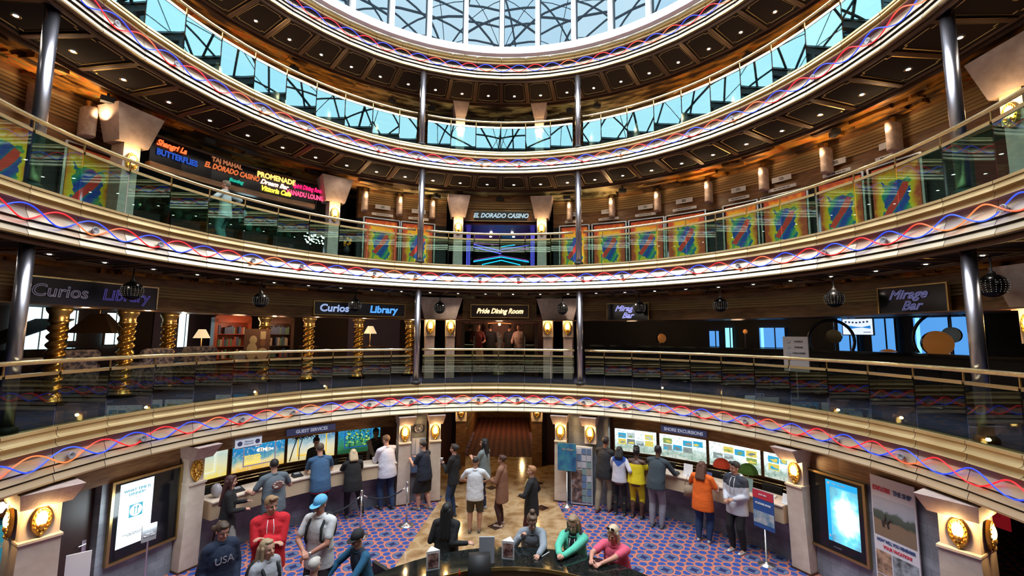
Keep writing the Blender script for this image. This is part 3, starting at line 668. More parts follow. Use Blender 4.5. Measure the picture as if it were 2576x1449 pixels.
# ------------------------------------------------------------------ second level
def frame_sign(name, label, a, r, z, w, h, fm, bm, cat='sign', d=.05, rz=0):
    t = ring_thing(name, label, cat, a, r, z); t.rotation_euler.z += R(rz)
    mb = MB(); mb.box(-w / 2, 0, -h / 2, w / 2, d, h / 2); mb.build('board', bm, t)
    mb = MB(); e = .022
    for b in ((-w / 2 - e, -h / 2 - e, w / 2 + e, -h / 2), (-w / 2 - e, h / 2, w / 2 + e, h / 2 + e), (-w / 2 - e, -h / 2, -w / 2, h / 2), (w / 2, -h / 2, w / 2 + e, h / 2)): mb.box(b[0], -.015, b[1], b[2], d, b[3])
    mb.build('frame', fm, t); return t
# wall band with fine ribs over the openings
def band(a0, a1, nm):
    mb = MB(); arcsolid(mb, 7.66, 7.8, 4.66, 5.4, a0, a1); mb.mat(1); ribs(mb, 7.66, 4.93, 5.17, a0, a1, 4, .04); mb.mat(0)
    struct(mb.build(nm, [mt['wood'], mt['ribs']]))
band(-110, -19.5, 'wall_library'); band(-9.6, 7.2, 'wall_dining'); band(17, 110, 'wall_bar')
mb = MB(); arcsolid(mb, 7.0, 8.0, 4.64, 4.66, -110, 110); struct(mb.build('ceiling', mt['woodd']))
mb = MB(); arcsolid(mb, 8.0, 14, 4.86, 4.9, -115, 115); struct(mb.build('ceiling', mt['shell']))
night = M('night_blue_board', (.008, .010, .03), .3)
def neonm(n, c, s=1.5): mt[n] = EM(n, c, s); return mt[n]
lilac = neonm('neon_lilac', (.45, .60, 1), 1.3); warmw = neonm('neon_warm', (1, .72, .36), 2.4)
t = frame_sign('library_sign', 'smaller framed dark board with glowing blue and white letters over the twisted columns', -31.7, 7.52, 4.90, 2.42, .34, mt['brassd'], night)
text('lettering', 'Curios', .27, lilac, t, (-.72, -.02, 0), outline=.006, shear=.1); text('lettering', 'Library', .27, neonm('neon_sky', (.10, .38, 1), 1.5), t, (.60, -.02, 0), outline=.008, shear=.1)
t = frame_sign('library_sign', 'larger gilt framed dark board at the far left, its letters dull and dim', -74.6, 7.42, 4.89, 2.0, .42, mt['brass'], night)
text('lettering', 'Curios', .28, M('dull_letters', (.25, .22, .30), .5, e=(.2, .18, .25), es=.4), t, (-.55, -.02, 0), outline=.006, shear=.1); text('lettering', 'Library', .28, M('dull_blue', (.1, .08, .3), .5, e=(.1, .08, .4), es=.5), t, (.45, -.02, 0), outline=.006, shear=.1)
t = frame_sign('dining_sign', 'black board with glowing cream script over the dining room entrance', -1.2, 7.5, 4.93, 1.72, .36, mt['brassd'], M('maroon_board', (.03, .008, .008), .4))
text('lettering', 'Pride Dining Room', .21, warmw, t, (0, -.02, 0), outline=.006, shear=.35, sx=.86)
for a, w, r, lab, g in ((27.6, 1.14, 7.5, 'the smaller one half hidden by a hanging ball', 1), (75.8, 1.06, 7.4, 'the large one at the far right', .35)):
    t = frame_sign('bar_sign', 'black board with violet neon script, ' + lab, a, r, 4.90, w, .46, mt['brassd'], mt['black'])
    nm = neonm('neon_bar%d' % (g < 1), (.45, .45, 1), (1.1 if g == 1 else .22)); text('lettering', 'Mirage', .22, nm, t, (-.05, -.02, .09), outline=.006, shear=.45); text('lettering', 'Bar', .22, nm, t, (0, -.02, -.11), outline=.006, shear=.45)
# paired pillars with masks (second level), single pillars above
def deck_pillar(label, a, z, r=7.3, w=.28, capw=.62, h=2.28, grp='upper pillars'):
    t = ring_thing('balcony_pillar', label, 'pillar', a, r, z, grp); q = w / 2
    mb = MB(); mb.frus(-q, 0, q, .3, 0, -q * .92, -.02, q * .92, .3, 1.2); mb.build('shaft', mt['stone'], t)
    mb = MB(); mb.box(-q, -.04, 1.2, q, .3, 1.66); mb.build('light_block', mt['stonel'], t)
    mb = MB(); c = capw / 2; mb.frus(-c * .62, -.08, c * .62, .34, 1.66, -c, -.22, c, .34, h); mb.build('capital', mt['stone'], t); return t
for a, lab in ((-17.1, 'outer pillar left of the dining entrance'), (-12.5, 'inner pillar left of the dining entrance'), (10.0, 'inner pillar right of the dining entrance'), (14.6, 'outer pillar right of the dining entrance')):
    t = ring_thing('balcony_pillar', 'straight stone pillar on the second level, ' + lab, 'pillar', a, 7.3, 2.97, 'dining entrance pillars')
    mb = MB(); mb.box(-.13, 0, 0, .13, .3, 1.2); mb.build('shaft', mt['stone'], t); mb = MB(); mb.box(-.14, -.03, 1.2, .14, .3, 1.7); mb.build('light_block', mt['stonel'], t)
    mask_on(t, 'glowing golden mask light, ' + lab, dy=-.03, z=1.47, power=7)
for a, s in ((-14.9, 'left'), (12.4, 'right')):
    t = ring_thing('pillar_header', 'stone header block across the pillar pair %s of the dining entrance' % s, 'header', a, 7.3, 4.67, 'stone headers')
    mb = MB(); mb.frus(-.45, -.06, .45, .34, 0, -.62, -.16, .62, .34, .62); mb.build('block', mt['stone'], t)
t = deck_pillar('stone pillar with mask light at the far right of the second level', 89.0, 2.97); mask_on(t, 'glowing golden mask light at the far right of the second level', dy=-.04, z=1.45, power=7)
# hanging perforated ball lamps
mt['balls'] = M('dark_ball', (.006, .006, .007), .25)
proto = None
for i, a in enumerate((-73, -52.9, -34.4, -15.4, 13.8, 31.4, 48.3, 68.0, 88.1)):
    lab = 'black perforated hanging ball with tiny lights, %s from the left' % ORD[i]
    if proto is None:
        proto = q = thing('hanging_ball', lab, 'hanging lamp', (0, 0, 0), 0, 'hanging balls')
        mb = MB(); mb.smooth = True; mb.ell((0, 0, 0), (.165, .165, .165), n=28, m=16)
        mb.build('shell', mt['balls'], proto)
        mb = MB()
        for j in (5, 6, 7, 8, 9, 10):
            tt = pi * j / 16
            for k in range(20): p = Vector((sin(tt) * cos(2 * pi * k / 20), sin(tt) * sin(2 * pi * k / 20), -cos(tt))) * .165; mb.ell(p, (.0042, .0042, .003), n=5, m=3)
        mb.build('pinhole_lights', EM('pinhole', (1, .92, .8), .7), proto)['kind'] = 'stuff'
        mb = MB(); mb.smooth = True; mb.lathe([(.05, .15), (.04, .19), (.014, .21), (.012, .40)], 12); mb.build('stem', mt['blackm'], proto)
    else: q = dup(proto, (0, 0, 0), 0, lab)
    q.location = pol(a, 6.9, 4.97)
# twisted golden columns
def twist(mb, r, z0, z1, turns, amp=.2, n=32, m=90):
    vs = []; fs = []
    for i in range(m + 1):
        t = i / m; z = z0 + (z1 - z0) * t; ph = 2 * pi * turns * t
        for k in range(n):
            a = 2 * pi * k / n; rr = r * (1 + amp * cos(2 * (a - ph) / 1.0 if False else (a * 2 - ph))); vs.append((rr * cos(a), rr * sin(a), z))
    for i in range(m):
        for k in range(n): fs.append((i * n + k, i * n + (k + 1) % n, (i + 1) * n + (k + 1) % n, (i + 1) * n + k))
    mb.add(vs, fs)
proto = None
for i, (a, r) in enumerate(((-76.3, 7.94), (-68.5, 7.95), (-61.1, 8.6), (-47.3, 8.5), (-40.9, 7.95), (-31.4, 7.95), (-20.6, 8.28), (-64.5, 9.2), (-78.5, 9.3))):
    lab = 'golden twisted column on the second level, %s' % ('%s from the left' % ORD[i] if i < 7 else ('back row, behind the second column', 'back row, behind the first column')[i - 7])
    if proto is None:
        proto = q = thing('twisted_column', lab, 'column', (0, 0, 0), 0, 'golden twisted columns')
        mb = MB(); mb.smooth = True; twist(mb, .12, .14, 1.42, 9); mb.build('shaft', mt['gold'], proto)
        mb = MB(); mb.smooth = True; mb.lathe([(.17, .05), (.17, .08), (.14, .10), (.15, .13), (.12, .15)], 24); mb.build('base', mt['gold'], proto)
        mb = MB(); mb.lathe([(.22, 0), (.22, .05)], 8); mb.build('plinth', mt['black'], proto)
        mb = MB(); mb.smooth = True; mb.lathe([(.12, 1.41), (.15, 1.44), (.13, 1.47), (.13, 1.56), (.17, 1.62), (.18, 1.68)], 24); mb.build('capital', mt['brassd'], proto)
    else: q = dup(proto, (0, 0, 0), 0, lab)
    q.location = pol(a, r, 2.97); q.rotation_euler = (0, 0, i * .7)
    if i < 7: lamp('column_fill_lamp', pol(a, r - .6, 4.6), 9, (1, .68, .32), .04)  # added fill light that makes the front columns shine, no fixture
# library room behind the columns
mt['lilacwall'] = M('lilac_wall', (.18, .15, .26), .7); mt['dusk'] = EM('bright_window', (.62, .92, 1), 3.2)
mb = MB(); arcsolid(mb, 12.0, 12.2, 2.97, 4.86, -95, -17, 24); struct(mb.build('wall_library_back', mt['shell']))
mb = MB(); arcsolid(mb, 11.95, 12.0, 3.0, 4.8, -56, -48, 3); arcsolid(mb, 11.95, 12.0, 3.0, 4.8, -29, -20, 3); struct(mb.build('wall_library_panel', mt['lilacwall']))
for i, (a, z0, z1, w) in enumerate(((-67.6, 3.82, 4.8, .62), (-64.2, 4.0, 4.75, .16), (-60.4, 3.9, 4.72, .28), (-52.7, 3.8, 4.76, .24))):
    T = ring_thing('window_%d' % (3 + i), None, None, a, 11.9, z0); T['kind'] = 'structure'; h = z1 - z0
    mb = MB(); mb.box(-w / 2, 0, 0, w / 2, .02, h); mb.build('pane', mt['dusk'], T)
    mb = MB()
    for b in ((-w / 2 - .04, -.04, -w / 2, h + .04), (w / 2, -.04, w / 2 + .04, h + .04), (-w / 2, -.04, w / 2, 0), (-w / 2, h, w / 2, h + .04), (w * .18, 0, w * .18 + .02, h)): mb.box(b[0], -.03, b[1], b[2], .03, b[3])
    mb.build('frame', mt['woodd'], T)
def table_lamp(label, a, r, z, s=1, lit=1, col=(1, .72, .40)):
    t = ring_thing('table_lamp', label, 'lamp', a, r, z, 'library lamps')
    mb = MB(); mb.smooth = True; mb.lathe([(.17 * s, 0), (.07 * s, .2 * s)], 20, (0, 0, .34 * s), cap=False); mb.build('shade', EM('lamp_shade%d' % lit, col, .9) if lit else mt['beige'], t)
    mb = MB(); mb.smooth = True; mb.lathe([(.07 * s, 0), (.02 * s, .03), (.012, .06), (.012, .36 * s)], 12); mb.build('base', mt['brassd'], t)
    if lit: lamp('lamp_bulb', (0, 0, .42 * s), 5, (1, .75, .45), .04, t)
    return t
def side_table(label, a, r, w=.6, h=.75, name='side_table'):
    t = ring_thing(name, label, 'table', a, r, 2.97); mb = MB(); mb.box(-w / 2, -.25, h - .04, w / 2, .25, h); mb.build('top', mt['woodd'], t)
    for sx in (-1, 1):
        for sy in (-1, 1): mb = MB(); mb.box(sx * (w / 2 - .05) - .02, sy * .2 - .02, 0, sx * (w / 2 - .05) + .02, sy * .2 + .02, h - .04); mb.build('leg', mt['woodd'], t)
    return t
side_table('dark side table under the cream lamp in the library', -53.4, 10.0, .9, .72); table_lamp('cream shaded table lamp against the lilac library wall', -53.4, 10.0, 3.69, 1.15)
side_table('dark side table at the right end of the library', -26.6, 9.5, .7, .85); table_lamp('tall pale lamp near the right end of the library', -27.2, 9.5, 3.82, 1.2)
side_table('dark side table with a small lamp in the middle of the library', -36.8, 10.5, .5, .85); table_lamp('small pale lamp in the middle of the library', -36.8, 10.5, 3.82, .7)
t = ring_thing('pendant_shade', 'large dark pyramid shaped lampshade above the back of the library', 'lamp', -66.8, 9.5, 4.2)
mb = MB(); mb.lathe([(.55, 0), (.16, .42)], 4, cap=False); mb.build('shade', M('dark_shade', (.12, .07, .035), .7), t); mb = MB(); mb.lathe([(.01, .42), (.01, .66)], 6); mb.build('rod', mt['brassd'], t)
rnd = random.Random(5)
for i, (a, w) in enumerate(((-48.3, .95), (-41.8, .95))):
    t = ring_thing('bookcase', '%s wooden bookcase with an arched top in the library' % ('glowing red' if i == 0 else 'dim dark'), 'bookcase', a, 10.5, 2.97, 'library bookcases')
    bm_ = mt['redwood'] if i == 0 else mt['woodd']
    mb = MB(); mb.box(-w / 2, 0, 0, -w / 2 + .09, .35, 1.65); mb.box(w / 2 - .09, 0, 0, w / 2, .35, 1.65); mb.box(-w / 2, .33, 0, w / 2, .35, 1.65); mb.box(-w / 2, 0, 1.55, w / 2, .35, 1.68); mb.box(-w / 2, 0, 0, w / 2, .35, .1)
    mb.ext([(-w / 2, 1.68)] + [(w / 2 * cos(pi - pi * k / 10), 1.68 + .14 * sin(pi * k / 10)) for k in range(11)][1:], 0, .35); mb.build('case', bm_, t)
    for zz in (.5, .85, 1.2): mb = MB(); mb.box(-w / 2 + .09, .02, zz, w / 2 - .09, .33, zz + .02); mb.build('shelf', bm_, t)
    bk = [M('book_%d%d' % (i, k), c, .6) for k, c in enumerate(((.35, .08, .06), (.45, .38, .3), (.06, .10, .2), (.1, .2, .12)))]
    for zz in (.52, .87, 1.22):
        x = -w / 2 + .12
        while x < w / 2 - .16:
            bw = rnd.uniform(.035, .06); hh = rnd.uniform(.18, .27)
            b = MB().box(0, 0, 0, bw, .18, hh).build('book', rnd.choice(bk)); b.matrix_world = Matrix.Translation(t.location) @ Matrix.Rotation(t.rotation_euler.z, 4, 'Z') @ Matrix.Translation((x, .06, zz))
            tag(b, 'upright books on the shelves of the %s library bookcase' % ('red' if i == 0 else 'dark'), 'book', 'library books %d' % i); x += bw + .004 + (.1 if rnd.random() < .25 else 0)
    lamp('case_lamp', (0, -.35, 1.45), 6, (1, .5, .3), .05, t)
# grand piano and armchairs in the library
t = ring_thing('grand_piano', 'black grand piano with raised lid behind the far left columns', 'piano', -72, 9.3, 2.97)
mb = MB(); P = [(-.75, 0), (.75, 0), (.75, .5), (.45, 1.1), (0, 1.5), (-.5, 1.45), (-.75, 1.1)]
mb.add([(x, y, .62) for x, y in P] + [(x, y, .92) for x, y in P], [tuple(range(7))[::-1], tuple(range(7, 14))] + [(i, (i + 1) % 7, (i + 1) % 7 + 7, i + 7) for i in range(7)]); mb.build('body', mt['black'], t)
mb = MB(); mb.add([(-.75, .2, .94), (-.75, 1.2, .94), (.3, 1.2, 1.5), (.5, .3, 1.5), (-.75, .2, .97), (-.75, 1.2, .97), (.3, 1.2, 1.53), (.5, .3, 1.53)], [(0, 1, 2, 3), (4, 7, 6, 5), (0, 3, 7, 4), (1, 5, 6, 2), (2, 6, 7, 3), (0, 4, 5, 1)]); mb.build('lid', mt['black'], t)
mb = MB(); mb.box(-.65, -.16, .70, .65, 0, .76); mb.build('keyboard', mt['wht'], t)
for x, y in ((-.6, .2), (.6, .2), (-.1, 1.2)): mb = MB(); mb.lathe([(.04, 0), (.06, .62)], 10, (x, y, 0)); mb.build('leg', mt['black'], t)
mt['sofa'] = M('mottled_upholstery', (.16, .15, .22), .9, mix=(14, [(.4, (.06, .06, .12)), (.6, (.40, .34, .38))]))
def armchair(label, a, r, rz=0, w=.75):
    t = ring_thing('armchair', label, 'armchair', a, r, 2.97, 'library armchairs'); t.rotation_euler.z += R(rz)
    mb = MB(); mb.box(-w / 2 + .1, -.3, .15, w / 2 - .1, .3, .42); mb.build('seat', mt['sofa'], t)
    mb = MB(); mb.smooth = True; mb.cap((-w / 2 + .1, .32, .82), (w / 2 - .1, .32, .82), .11, .11, 12); mb.box(-w / 2 + .05, .22, .15, w / 2 - .05, .42, .85); mb.build('backrest', mt['sofa'], t)
    for s in (-1, 1): mb = MB(); mb.smooth = True; mb.cap((s * (w / 2 - .05), -.3, .55), (s * (w / 2 - .05), .25, .58), .08, .08, 10); mb.box(s * (w / 2 - .05) - .06, -.3, .1, s * (w / 2 - .05) + .06, .3, .55); mb.build('armrest', mt['sofa'], t)
    for sx in (-1, 1):
        for sy in (-1, 1): mb = MB(); mb.box(sx * (w / 2 - .1) - .025, sy * .25 - .025, 0, sx * (w / 2 - .1) + .025, sy * .25 + .025, .15); mb.build('leg', mt['woodd'], t)
armchair('mottled armchair at the far left of the library', -85, 9.3, 150); armchair('mottled armchair between the piano and the second column', -72.6, 8.5, 160); armchair('mottled armchair behind the second and third columns', -65, 8.3, 200, .7); armchair('mottled armchair under the cream table lamp', -56, 9.2, 180)
t = ring_thing('poster_stand', 'poster board with a smiling cook and white figures between the twisted columns', 'poster', -48.9, 8.3, 3.55)
mb = MB(); mb.box(-.30, 0, 0, .30, .02, .78); mb.build('board', M('poster_ground', (.16, .07, .05), .6), t)
mb = MB(); mb.ell((-.12, -.006, .22), (.13, .01, .22)); mb.ell((-.10, -.008, .5), (.09, .01, .11)); mb.ell((.13, -.006, .15), (.14, .01, .15)); mb.box(.06, -.012, .52, .19, -.002, .72); mb.build('white_clothes', mt['beige'], t)
mb = MB(); mb.ell((.12, -.012, .42), (.07, .01, .1)); mb.build('face', M('poster_skin', (.30, .13, .07), .6), t); mb = MB(); mb.box(-.02, .02, -.58, .02, .05, .4); mb.build('stand', mt['blackm'], t)
t = ring_thing('poster_stand', 'small dark notice on a stand left of the cook poster', 'sign', -51.6, 8.3, 3.5)
mb = MB(); mb.box(-.14, 0, 0, .14, .02, .2); mb.build('board', mt['grey'], t); mb = MB(); mb.lathe([(.12, -.53), (.12, -.51), (.012, -.5), (.012, 0)], 12); mb.build('stand', mt['blackm'], t)
# warm spot washing the ribbed band
lamp('band_wash', pol(-58.0, 7.3, 4.55), 8, (1, .6, .2), .03, kind='SPOT', rot=(R(150), 0, R(58)), spot=2.0)
for a in (-50, -30, 26, 45): lamp('room_lamp', pol(a, 9.2, 4.55), 14, (1, .62, .36), .15)

# dining entrance
mb = MB(); arcsolid(mb, 7.72, 7.8, 2.97, 4.6, -9.9, -9.2, 1); arcsolid(mb, 7.72, 7.8, 2.97, 4.6, 6.8, 7.5, 1); struct(mb.build('door_2', mt['woodd']))
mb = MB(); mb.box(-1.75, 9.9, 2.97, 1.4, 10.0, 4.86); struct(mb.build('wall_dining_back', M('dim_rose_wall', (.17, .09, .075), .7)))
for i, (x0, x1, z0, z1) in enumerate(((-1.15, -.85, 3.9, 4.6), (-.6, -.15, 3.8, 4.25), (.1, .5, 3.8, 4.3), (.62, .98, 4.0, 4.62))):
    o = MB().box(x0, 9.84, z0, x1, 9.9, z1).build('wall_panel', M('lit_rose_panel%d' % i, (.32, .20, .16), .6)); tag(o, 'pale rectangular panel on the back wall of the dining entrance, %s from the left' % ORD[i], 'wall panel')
lamp('dining_lamp', (-.2, 8.9, 4.5), 16, (1, .55, .35), .1)
t = thing('ceiling_star', 'small golden starburst light over the dining entrance', 'ceiling light', (-.19, 8.6, 4.56))
mb = MB(); mb.smooth = True; mb.ell((0, 0, 0), (.045, .045, .045)); mb.build('globe', mt['maskglow'], t)
mb = MB(); mb.tube([(-.38, 0, .03), (0, 0, .05), (.38, 0, .02)], .008, 5); mb.build('arms', neonm('neon_orange', (1, .25, .05), 2), t)
t = thing('statue', 'small pale statue on a carved pedestal in front of the dining doors', 'statue', (-.19, 8.2, 2.97))
mb = MB(); mb.smooth = True; mb.lathe([(.20, 0), (.2, .04), (.15, .07), (.14, .62), (.2, .68), (.2, .76), (.17, .78)], 20); mb.build('pedestal', M('carved_stone', (.30, .27, .16), .5), t)
mb = MB(); mb.smooth = True; mb.cap((0, 0, .78), (.02, 0, .95), .06, .05); mb.cap((.02, 0, .95), (0, 0, 1.15), .05, .06); mb.ell((0, 0, 1.27), (.035, .04, .05)); mb.cap((.05, 0, 1.14), (.10, -.04, 1.0), .02, .015, 6); mb.cap((-.05, 0, 1.14), (-.04, -.02, 1.34), .02, .014, 6); mb.build('figure', M('pale_marble', (.5, .52, .58), .3), t)
for s, sd in ((-1, 'left'), (1, 'right')):
    t = ring_thing('glass_door', '%s dark glass door leaf of the dining room' % sd, 'door', -1.2 + s * 6.6, 8.0, 2.97, 'dining doors')
    mb = MB(); mb.box(-.2, 0, 0, -.16, .04, 1.6); mb.box(.16, 0, 0, .2, .04, 1.6); mb.box(-.2, 0, 1.56, .2, .04, 1.6); mb.box(-.2, 0, 0, .2, .04, .08); mb.build('frame', mt['woodd'], t)
    mb = MB(); mb.box(-.16, .012, .08, .16, .024, 1.56); mb.build('pane', mt['glass2'], t); mb = MB(); mb.tube([(-s * .13, -.04, .75), (-s * .13, -.04, 1.2)], .012, 8); mb.build('handle', mt['silver'], t)

# bar: dim blue room with round cut-outs, screen, windows
mt['bluewin'] = EM('blue_window', (.09, .33, .78), 1.1); mt['bluebr'] = EM('bright_blue_window', (.25, .75, 1), 1.5)
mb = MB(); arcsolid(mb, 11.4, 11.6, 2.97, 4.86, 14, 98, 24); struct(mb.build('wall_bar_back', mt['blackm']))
for i, (a, z0, z1, w, m) in enumerate(((40.2, 3.8, 4.5, .22, 'bluebr'), (37.9, 3.9, 4.4, .3, 'bluewin'), (46.5, 3.9, 4.5, .7, 'bluewin'), (56.2, 3.7, 4.75, .42, 'bluewin'), (60.2, 3.7, 4.72, .5, 'bluewin'), (66.2, 3.70, 4.72, 1.1, 'bluewin'))):
    T = ring_thing('window_%d' % (8 + i), None, None, a, 11.3, z0); T['kind'] = 'structure'; h = z1 - z0
    mb = MB(); mb.box(-w / 2, 0, 0, w / 2, .02, h); mb.build('pane', mt[m], T)
    mb = MB(); mb.box(w * .1, -.02, 0, w * .1 + .03, .03, h); mb.box(-w / 2 - .03, -.02, 0, -w / 2, .03, h); mb.box(w / 2, -.02, 0, w / 2 + .03, .03, h); mb.build('frame', mt['blackm'], T)
    if w > .6: mb = MB(); mb.box(-w / 2 + .04, -.006, 0, -w / 2 + .12, 0, h); mb.build('bright_edge', mt['bluebr'], T)
t = ring_thing('bar_screen', 'white lit screen with a blue wave graphic hanging in the bar', 'screen', 60.1, 10.0, 4.3); w = .62
mb = MB(); mb.box(-w / 2 - .02, 0, -.02, w / 2 + .02, .05, .4); mb.build('case', mt['blackm'], t); mb = MB(); mb.box(-w / 2, -.006, 0, w / 2, 0, .38); mb.build('display', EM('screen_white', (.72, .80, 1), 1.15), t)
mb = MB(); mb.ext([(-.27, .18), (-.18, .22), (-.02, .19), (.1, .18), (.27, .22), (.27, .14), (.1, .17), (-.02, .16), (-.18, .13)], -.009, -.006); mb.build('wave', EM('screen_blue', (.02, .25, .75), .9), t)
mb = MB(); [mb.box(-.26 + .075 * i, -.009, .27 + .02 * abs(i - 3) / 3, -.22 + .075 * i, -.006, .31 + .02 * abs(i - 3) / 3) for i in range(7)]; mb.box(.12, -.009, .05, .27, -.006, .065); mb.build('captions', mt['navy_sign'], t)
mb = MB(); mb.tube([(0, .03, .4), (0, .03, .56)], .015, 6); mb.build('hanger', mt['blackm'], t)
def ring_partition(label, a, r, R1, zc, rz=0):
    t = ring_thing('ring_partition', label, 'partition', a, r, 0, 'ring partitions'); mb = MB(); mb.smooth = True
    mb.tube([(R1 * cos(2 * pi * k / 40), 0, zc + R1 * sin(2 * pi * k / 40)) for k in range(40)], .035, 8, True); mb.build('hoop', mt['black'], t)
    mb = MB(); mb.T = Matrix.Translation((.08, 0, zc + .1)) @ Matrix.Rotation(R(90), 4, 'X'); mb.lathe([(.17, -.03), (.17, .03)], 24); mb.build('disc', mt['black'], t)
    mb = MB(); mb.box(.07, -.015, zc + .25, .09, .015, 4.86); mb.box(.07, -.015, 2.97, .09, .015, zc - .05); mb.build('post', mt['black'], t)
ring_partition('big dark hoop with a black disc before the rightmost bar window', 68.6, 10.4, .62, 4.2); ring_partition('dark hoop with a disc in front of the bar screen windows', 57.6, 9.6, .5, 4.15); ring_partition('dark hoop behind the far right pole', 84, 9.4, .6, 4.15)
mt['orange'] = M('two_tone_orange', (.55, .22, .05), .5, e=(.5, .18, .04), es=.25)
for a, r, z, s, lab in ((70.0, 9.5, 3.86, .26, 'orange and black ball shaped lamp in front of the blue bar window'), (64.6, 9.55, 3.46, .26, 'lower orange and black ball shaped lamp half behind the bar counter'), (31, 9.6, 4.0, .15, 'small dim ball lamp at the left end of the bar'), (45, 9.8, 4.3, .07, 'tiny warm pendant in the middle of the bar')):
    t = ring_thing('ball_lamp', lab, 'lamp', a, r, z, 'bar ball lamps'); mb = MB(); mb.smooth = True; mb.lathe([(max(.001, s * sin(pi * i / 12)), s - s * cos(pi * i / 12)) for i in range(13)], 20, a0=R(-120), a1=R(60), cap=False); mb.build('orange_side', mt['orange'], t)
    mb = MB(); mb.smooth = True; mb.lathe([(max(.001, s * sin(pi * i / 12)), s - s * cos(pi * i / 12)) for i in range(13)], 20, a0=R(60), a1=R(240), cap=False); mb.build('black_side', mt['black'], t)
    mb = MB(); mb.lathe([(s * .5, -.03), (s * .4, .0), (s * .3, .05)], 12); mb.lathe([(.02, 2.97 - z), (.02, -.03)], 8); mb.build('foot', mt['blackm'], t)
mb = MB(); arcsolid(mb, 8.7, 9.2, 3.87, 3.93, 18, 84); o = thing('bar_counter', 'long black gloss bar counter curving through the dim bar', 'counter'); mb.build('top', mt['black'], o); mb = MB(); arcsolid(mb, 8.8, 9.1, 2.97, 3.87, 18, 84); mb.build('front', mt['blackm'], o)
t = ring_thing('menu_board', 'pale standing sign board with four small round icons at the bar railing', 'sign', 60.9, 7.0, 3.52); w = .50
mb = MB(); mb.box(-w / 2, 0, 0, w / 2, .03, .72); mb.build('board', M('dim_card', (.38, .33, .32), .6), t)
for i, s in enumerate(('CASINO', 'FORMAL', 'NON-GREEK', 'HOURS OF')):
    z = .62 - .12 * i; mb = MB(); mb.T = Matrix.Translation((-.13, 0, z)) @ Matrix.Rotation(R(90), 4, 'X'); mb.lathe([(.035, 0), (.035, .006)], 14); mb.build('icon', mt['maroon'] if i == 3 else mt['grey'], t); text('lettering', s, .045, mt['blackm'], t, (.07, -.003, z))
mb = MB(); mb.lathe([(.16, -.55), (.16, -.53), (.015, -.52), (.015, 0)], 14); mb.build('stand', mt['silver'], t)
for i in range(7):
    a = 30 + i * 7.3; t = ring_thing('bar_stool', 'black round bar stool at the dim bar, %s from the left' % ORD[i], 'stool', a, 8.4, 2.97, 'bar stools')
    mb = MB(); mb.smooth = True; mb.lathe([(.17, .66), (.18, .70), (.17, .74)], 16); mb.build('seat', mt['blackm'], t); mb = MB(); mb.smooth = True; mb.lathe([(.18, 0), (.17, .02), (.025, .04), (.025, .66)], 16); mb.build('pedestal', mt['silver'], t)

# ------------------------------------------------------------------ third level
mb = MB(); 
for u, v in ((-32.5, -13.5), (10.8, 110), (-110, -71.5)):
    mb.mat(0); arcsolid(mb, 8.0, 8.25, 7.60, 8.7, u, v); mb.mat(1); ribs(mb, 8.0, 8.02, 8.42, u, v, 6, .03); mb.mat(2); arcsolid(mb, 8.02, 8.25, 6.07, 7.60, u, v)
struct(mb.build('wall_gallery', [mt['wood'], mt['ribs'], mt['blackm']]))
mt['lantern'] = M('parchment_lantern', (.66, .52, .44), .6, mix=(14, [(.3, (.5, .38, .32)), (.7, (.75, .62, .54))]))
def lanterns(z, lst, lev, r=7.78, lit=1):
    proto = None; n = len(lst)
    for i, a in enumerate(lst):
        lab = 'parchment coloured cylinder wall lantern on the %s, %s from the left' % (lev, ORD[i])
        if proto is None:
            proto = q = thing('wall_lantern', lab, 'wall light', (0, 0, 0), 0, 'cylinder lanterns on the ' + lev)
            mb = MB(); mb.smooth = True; mb.T = Matrix.Diagonal((1, 2.1, 1, 1)); mb.lathe([(.085, -.27), (.09, -.26), (.09, .26), (.085, .27)], 24); mb.build('cylinder', mt['lantern'], proto)
            mb = MB(); mb.lathe([(.05, .27), (.05, .40)], 10); mb.build('stem', mt['brassd'], proto)
            mb = MB(); mb.smooth = True; mb.ell((-.02, -.188, .15), (.008, .006, .008), n=6, m=4); mb.build('pinhole', mt['spark'], proto)
        else: q = dup(proto, (0, 0, 0), 0, lab)
        q.location = pol(a, r, z); q.rotation_euler = (0, 0, -R(a))
        (lamp if abs(a + 76.3) > .1 else (lambda *k, **w: None))('lantern_glow', pol(a, r - .45, z - .05), 3.5, (1, .70, .42), .05); lamp('ceiling_fill_lamp', pol(a, r - .3, z + .05), 20, (1, .66, .34), .04, kind='SPOT', rot=(R(180), 0, 0), spot=2.6)  # upward spots are added fill light for the rock ceiling
lanterns(8.03, (-86, -81.8, -76.3, -31.6, -24.2, -16.9, 14.7, 24.2, 34.0, 44.2, 54.2, 64.3)[1:] + (73.6,), 'third level')
# photo gallery boards
q = NT('heat_colour_art', .4); x, y, z = q.sep()
n1 = q.noise(3.2, detail=3); u = q.math('ADD', q.math('ADD', q.math('MULTIPLY', x, .82), q.math('MULTIPLY', z, -.52)), q.math('MULTIPLY', q.math('SUBTRACT', n1, .5), .10))
v = q.math('ADD', q.math('MULTIPLY', x, .45), q.math('MULTIPLY', z, .85))
stripe = q.math('ADD', .5, q.math('MULTIPLY', .22, q.math('COSINE', q.math('MULTIPLY', u, 24))))
edge = q.math('MAXIMUM', q.math('MULTIPLY', q.math('ABSOLUTE', x), 2.6), q.math('MULTIPLY', q.math('ABSOLUTE', z), 1.45))
edge = q.math('ADD', edge, q.math('MULTIPLY', q.math('SUBTRACT', q.noise(5, detail=2), .5), .7))
inside = q.ramp(q.math('ADD', stripe, q.math('MULTIPLY', q.math('SUBTRACT', q.noise(4), .5), .5)), [(.34, (.02, .06, .36)), (.52, (.01, .18, .26)), (.66, (.02, .30, .16)), (.84, (.35, .45, .05))])
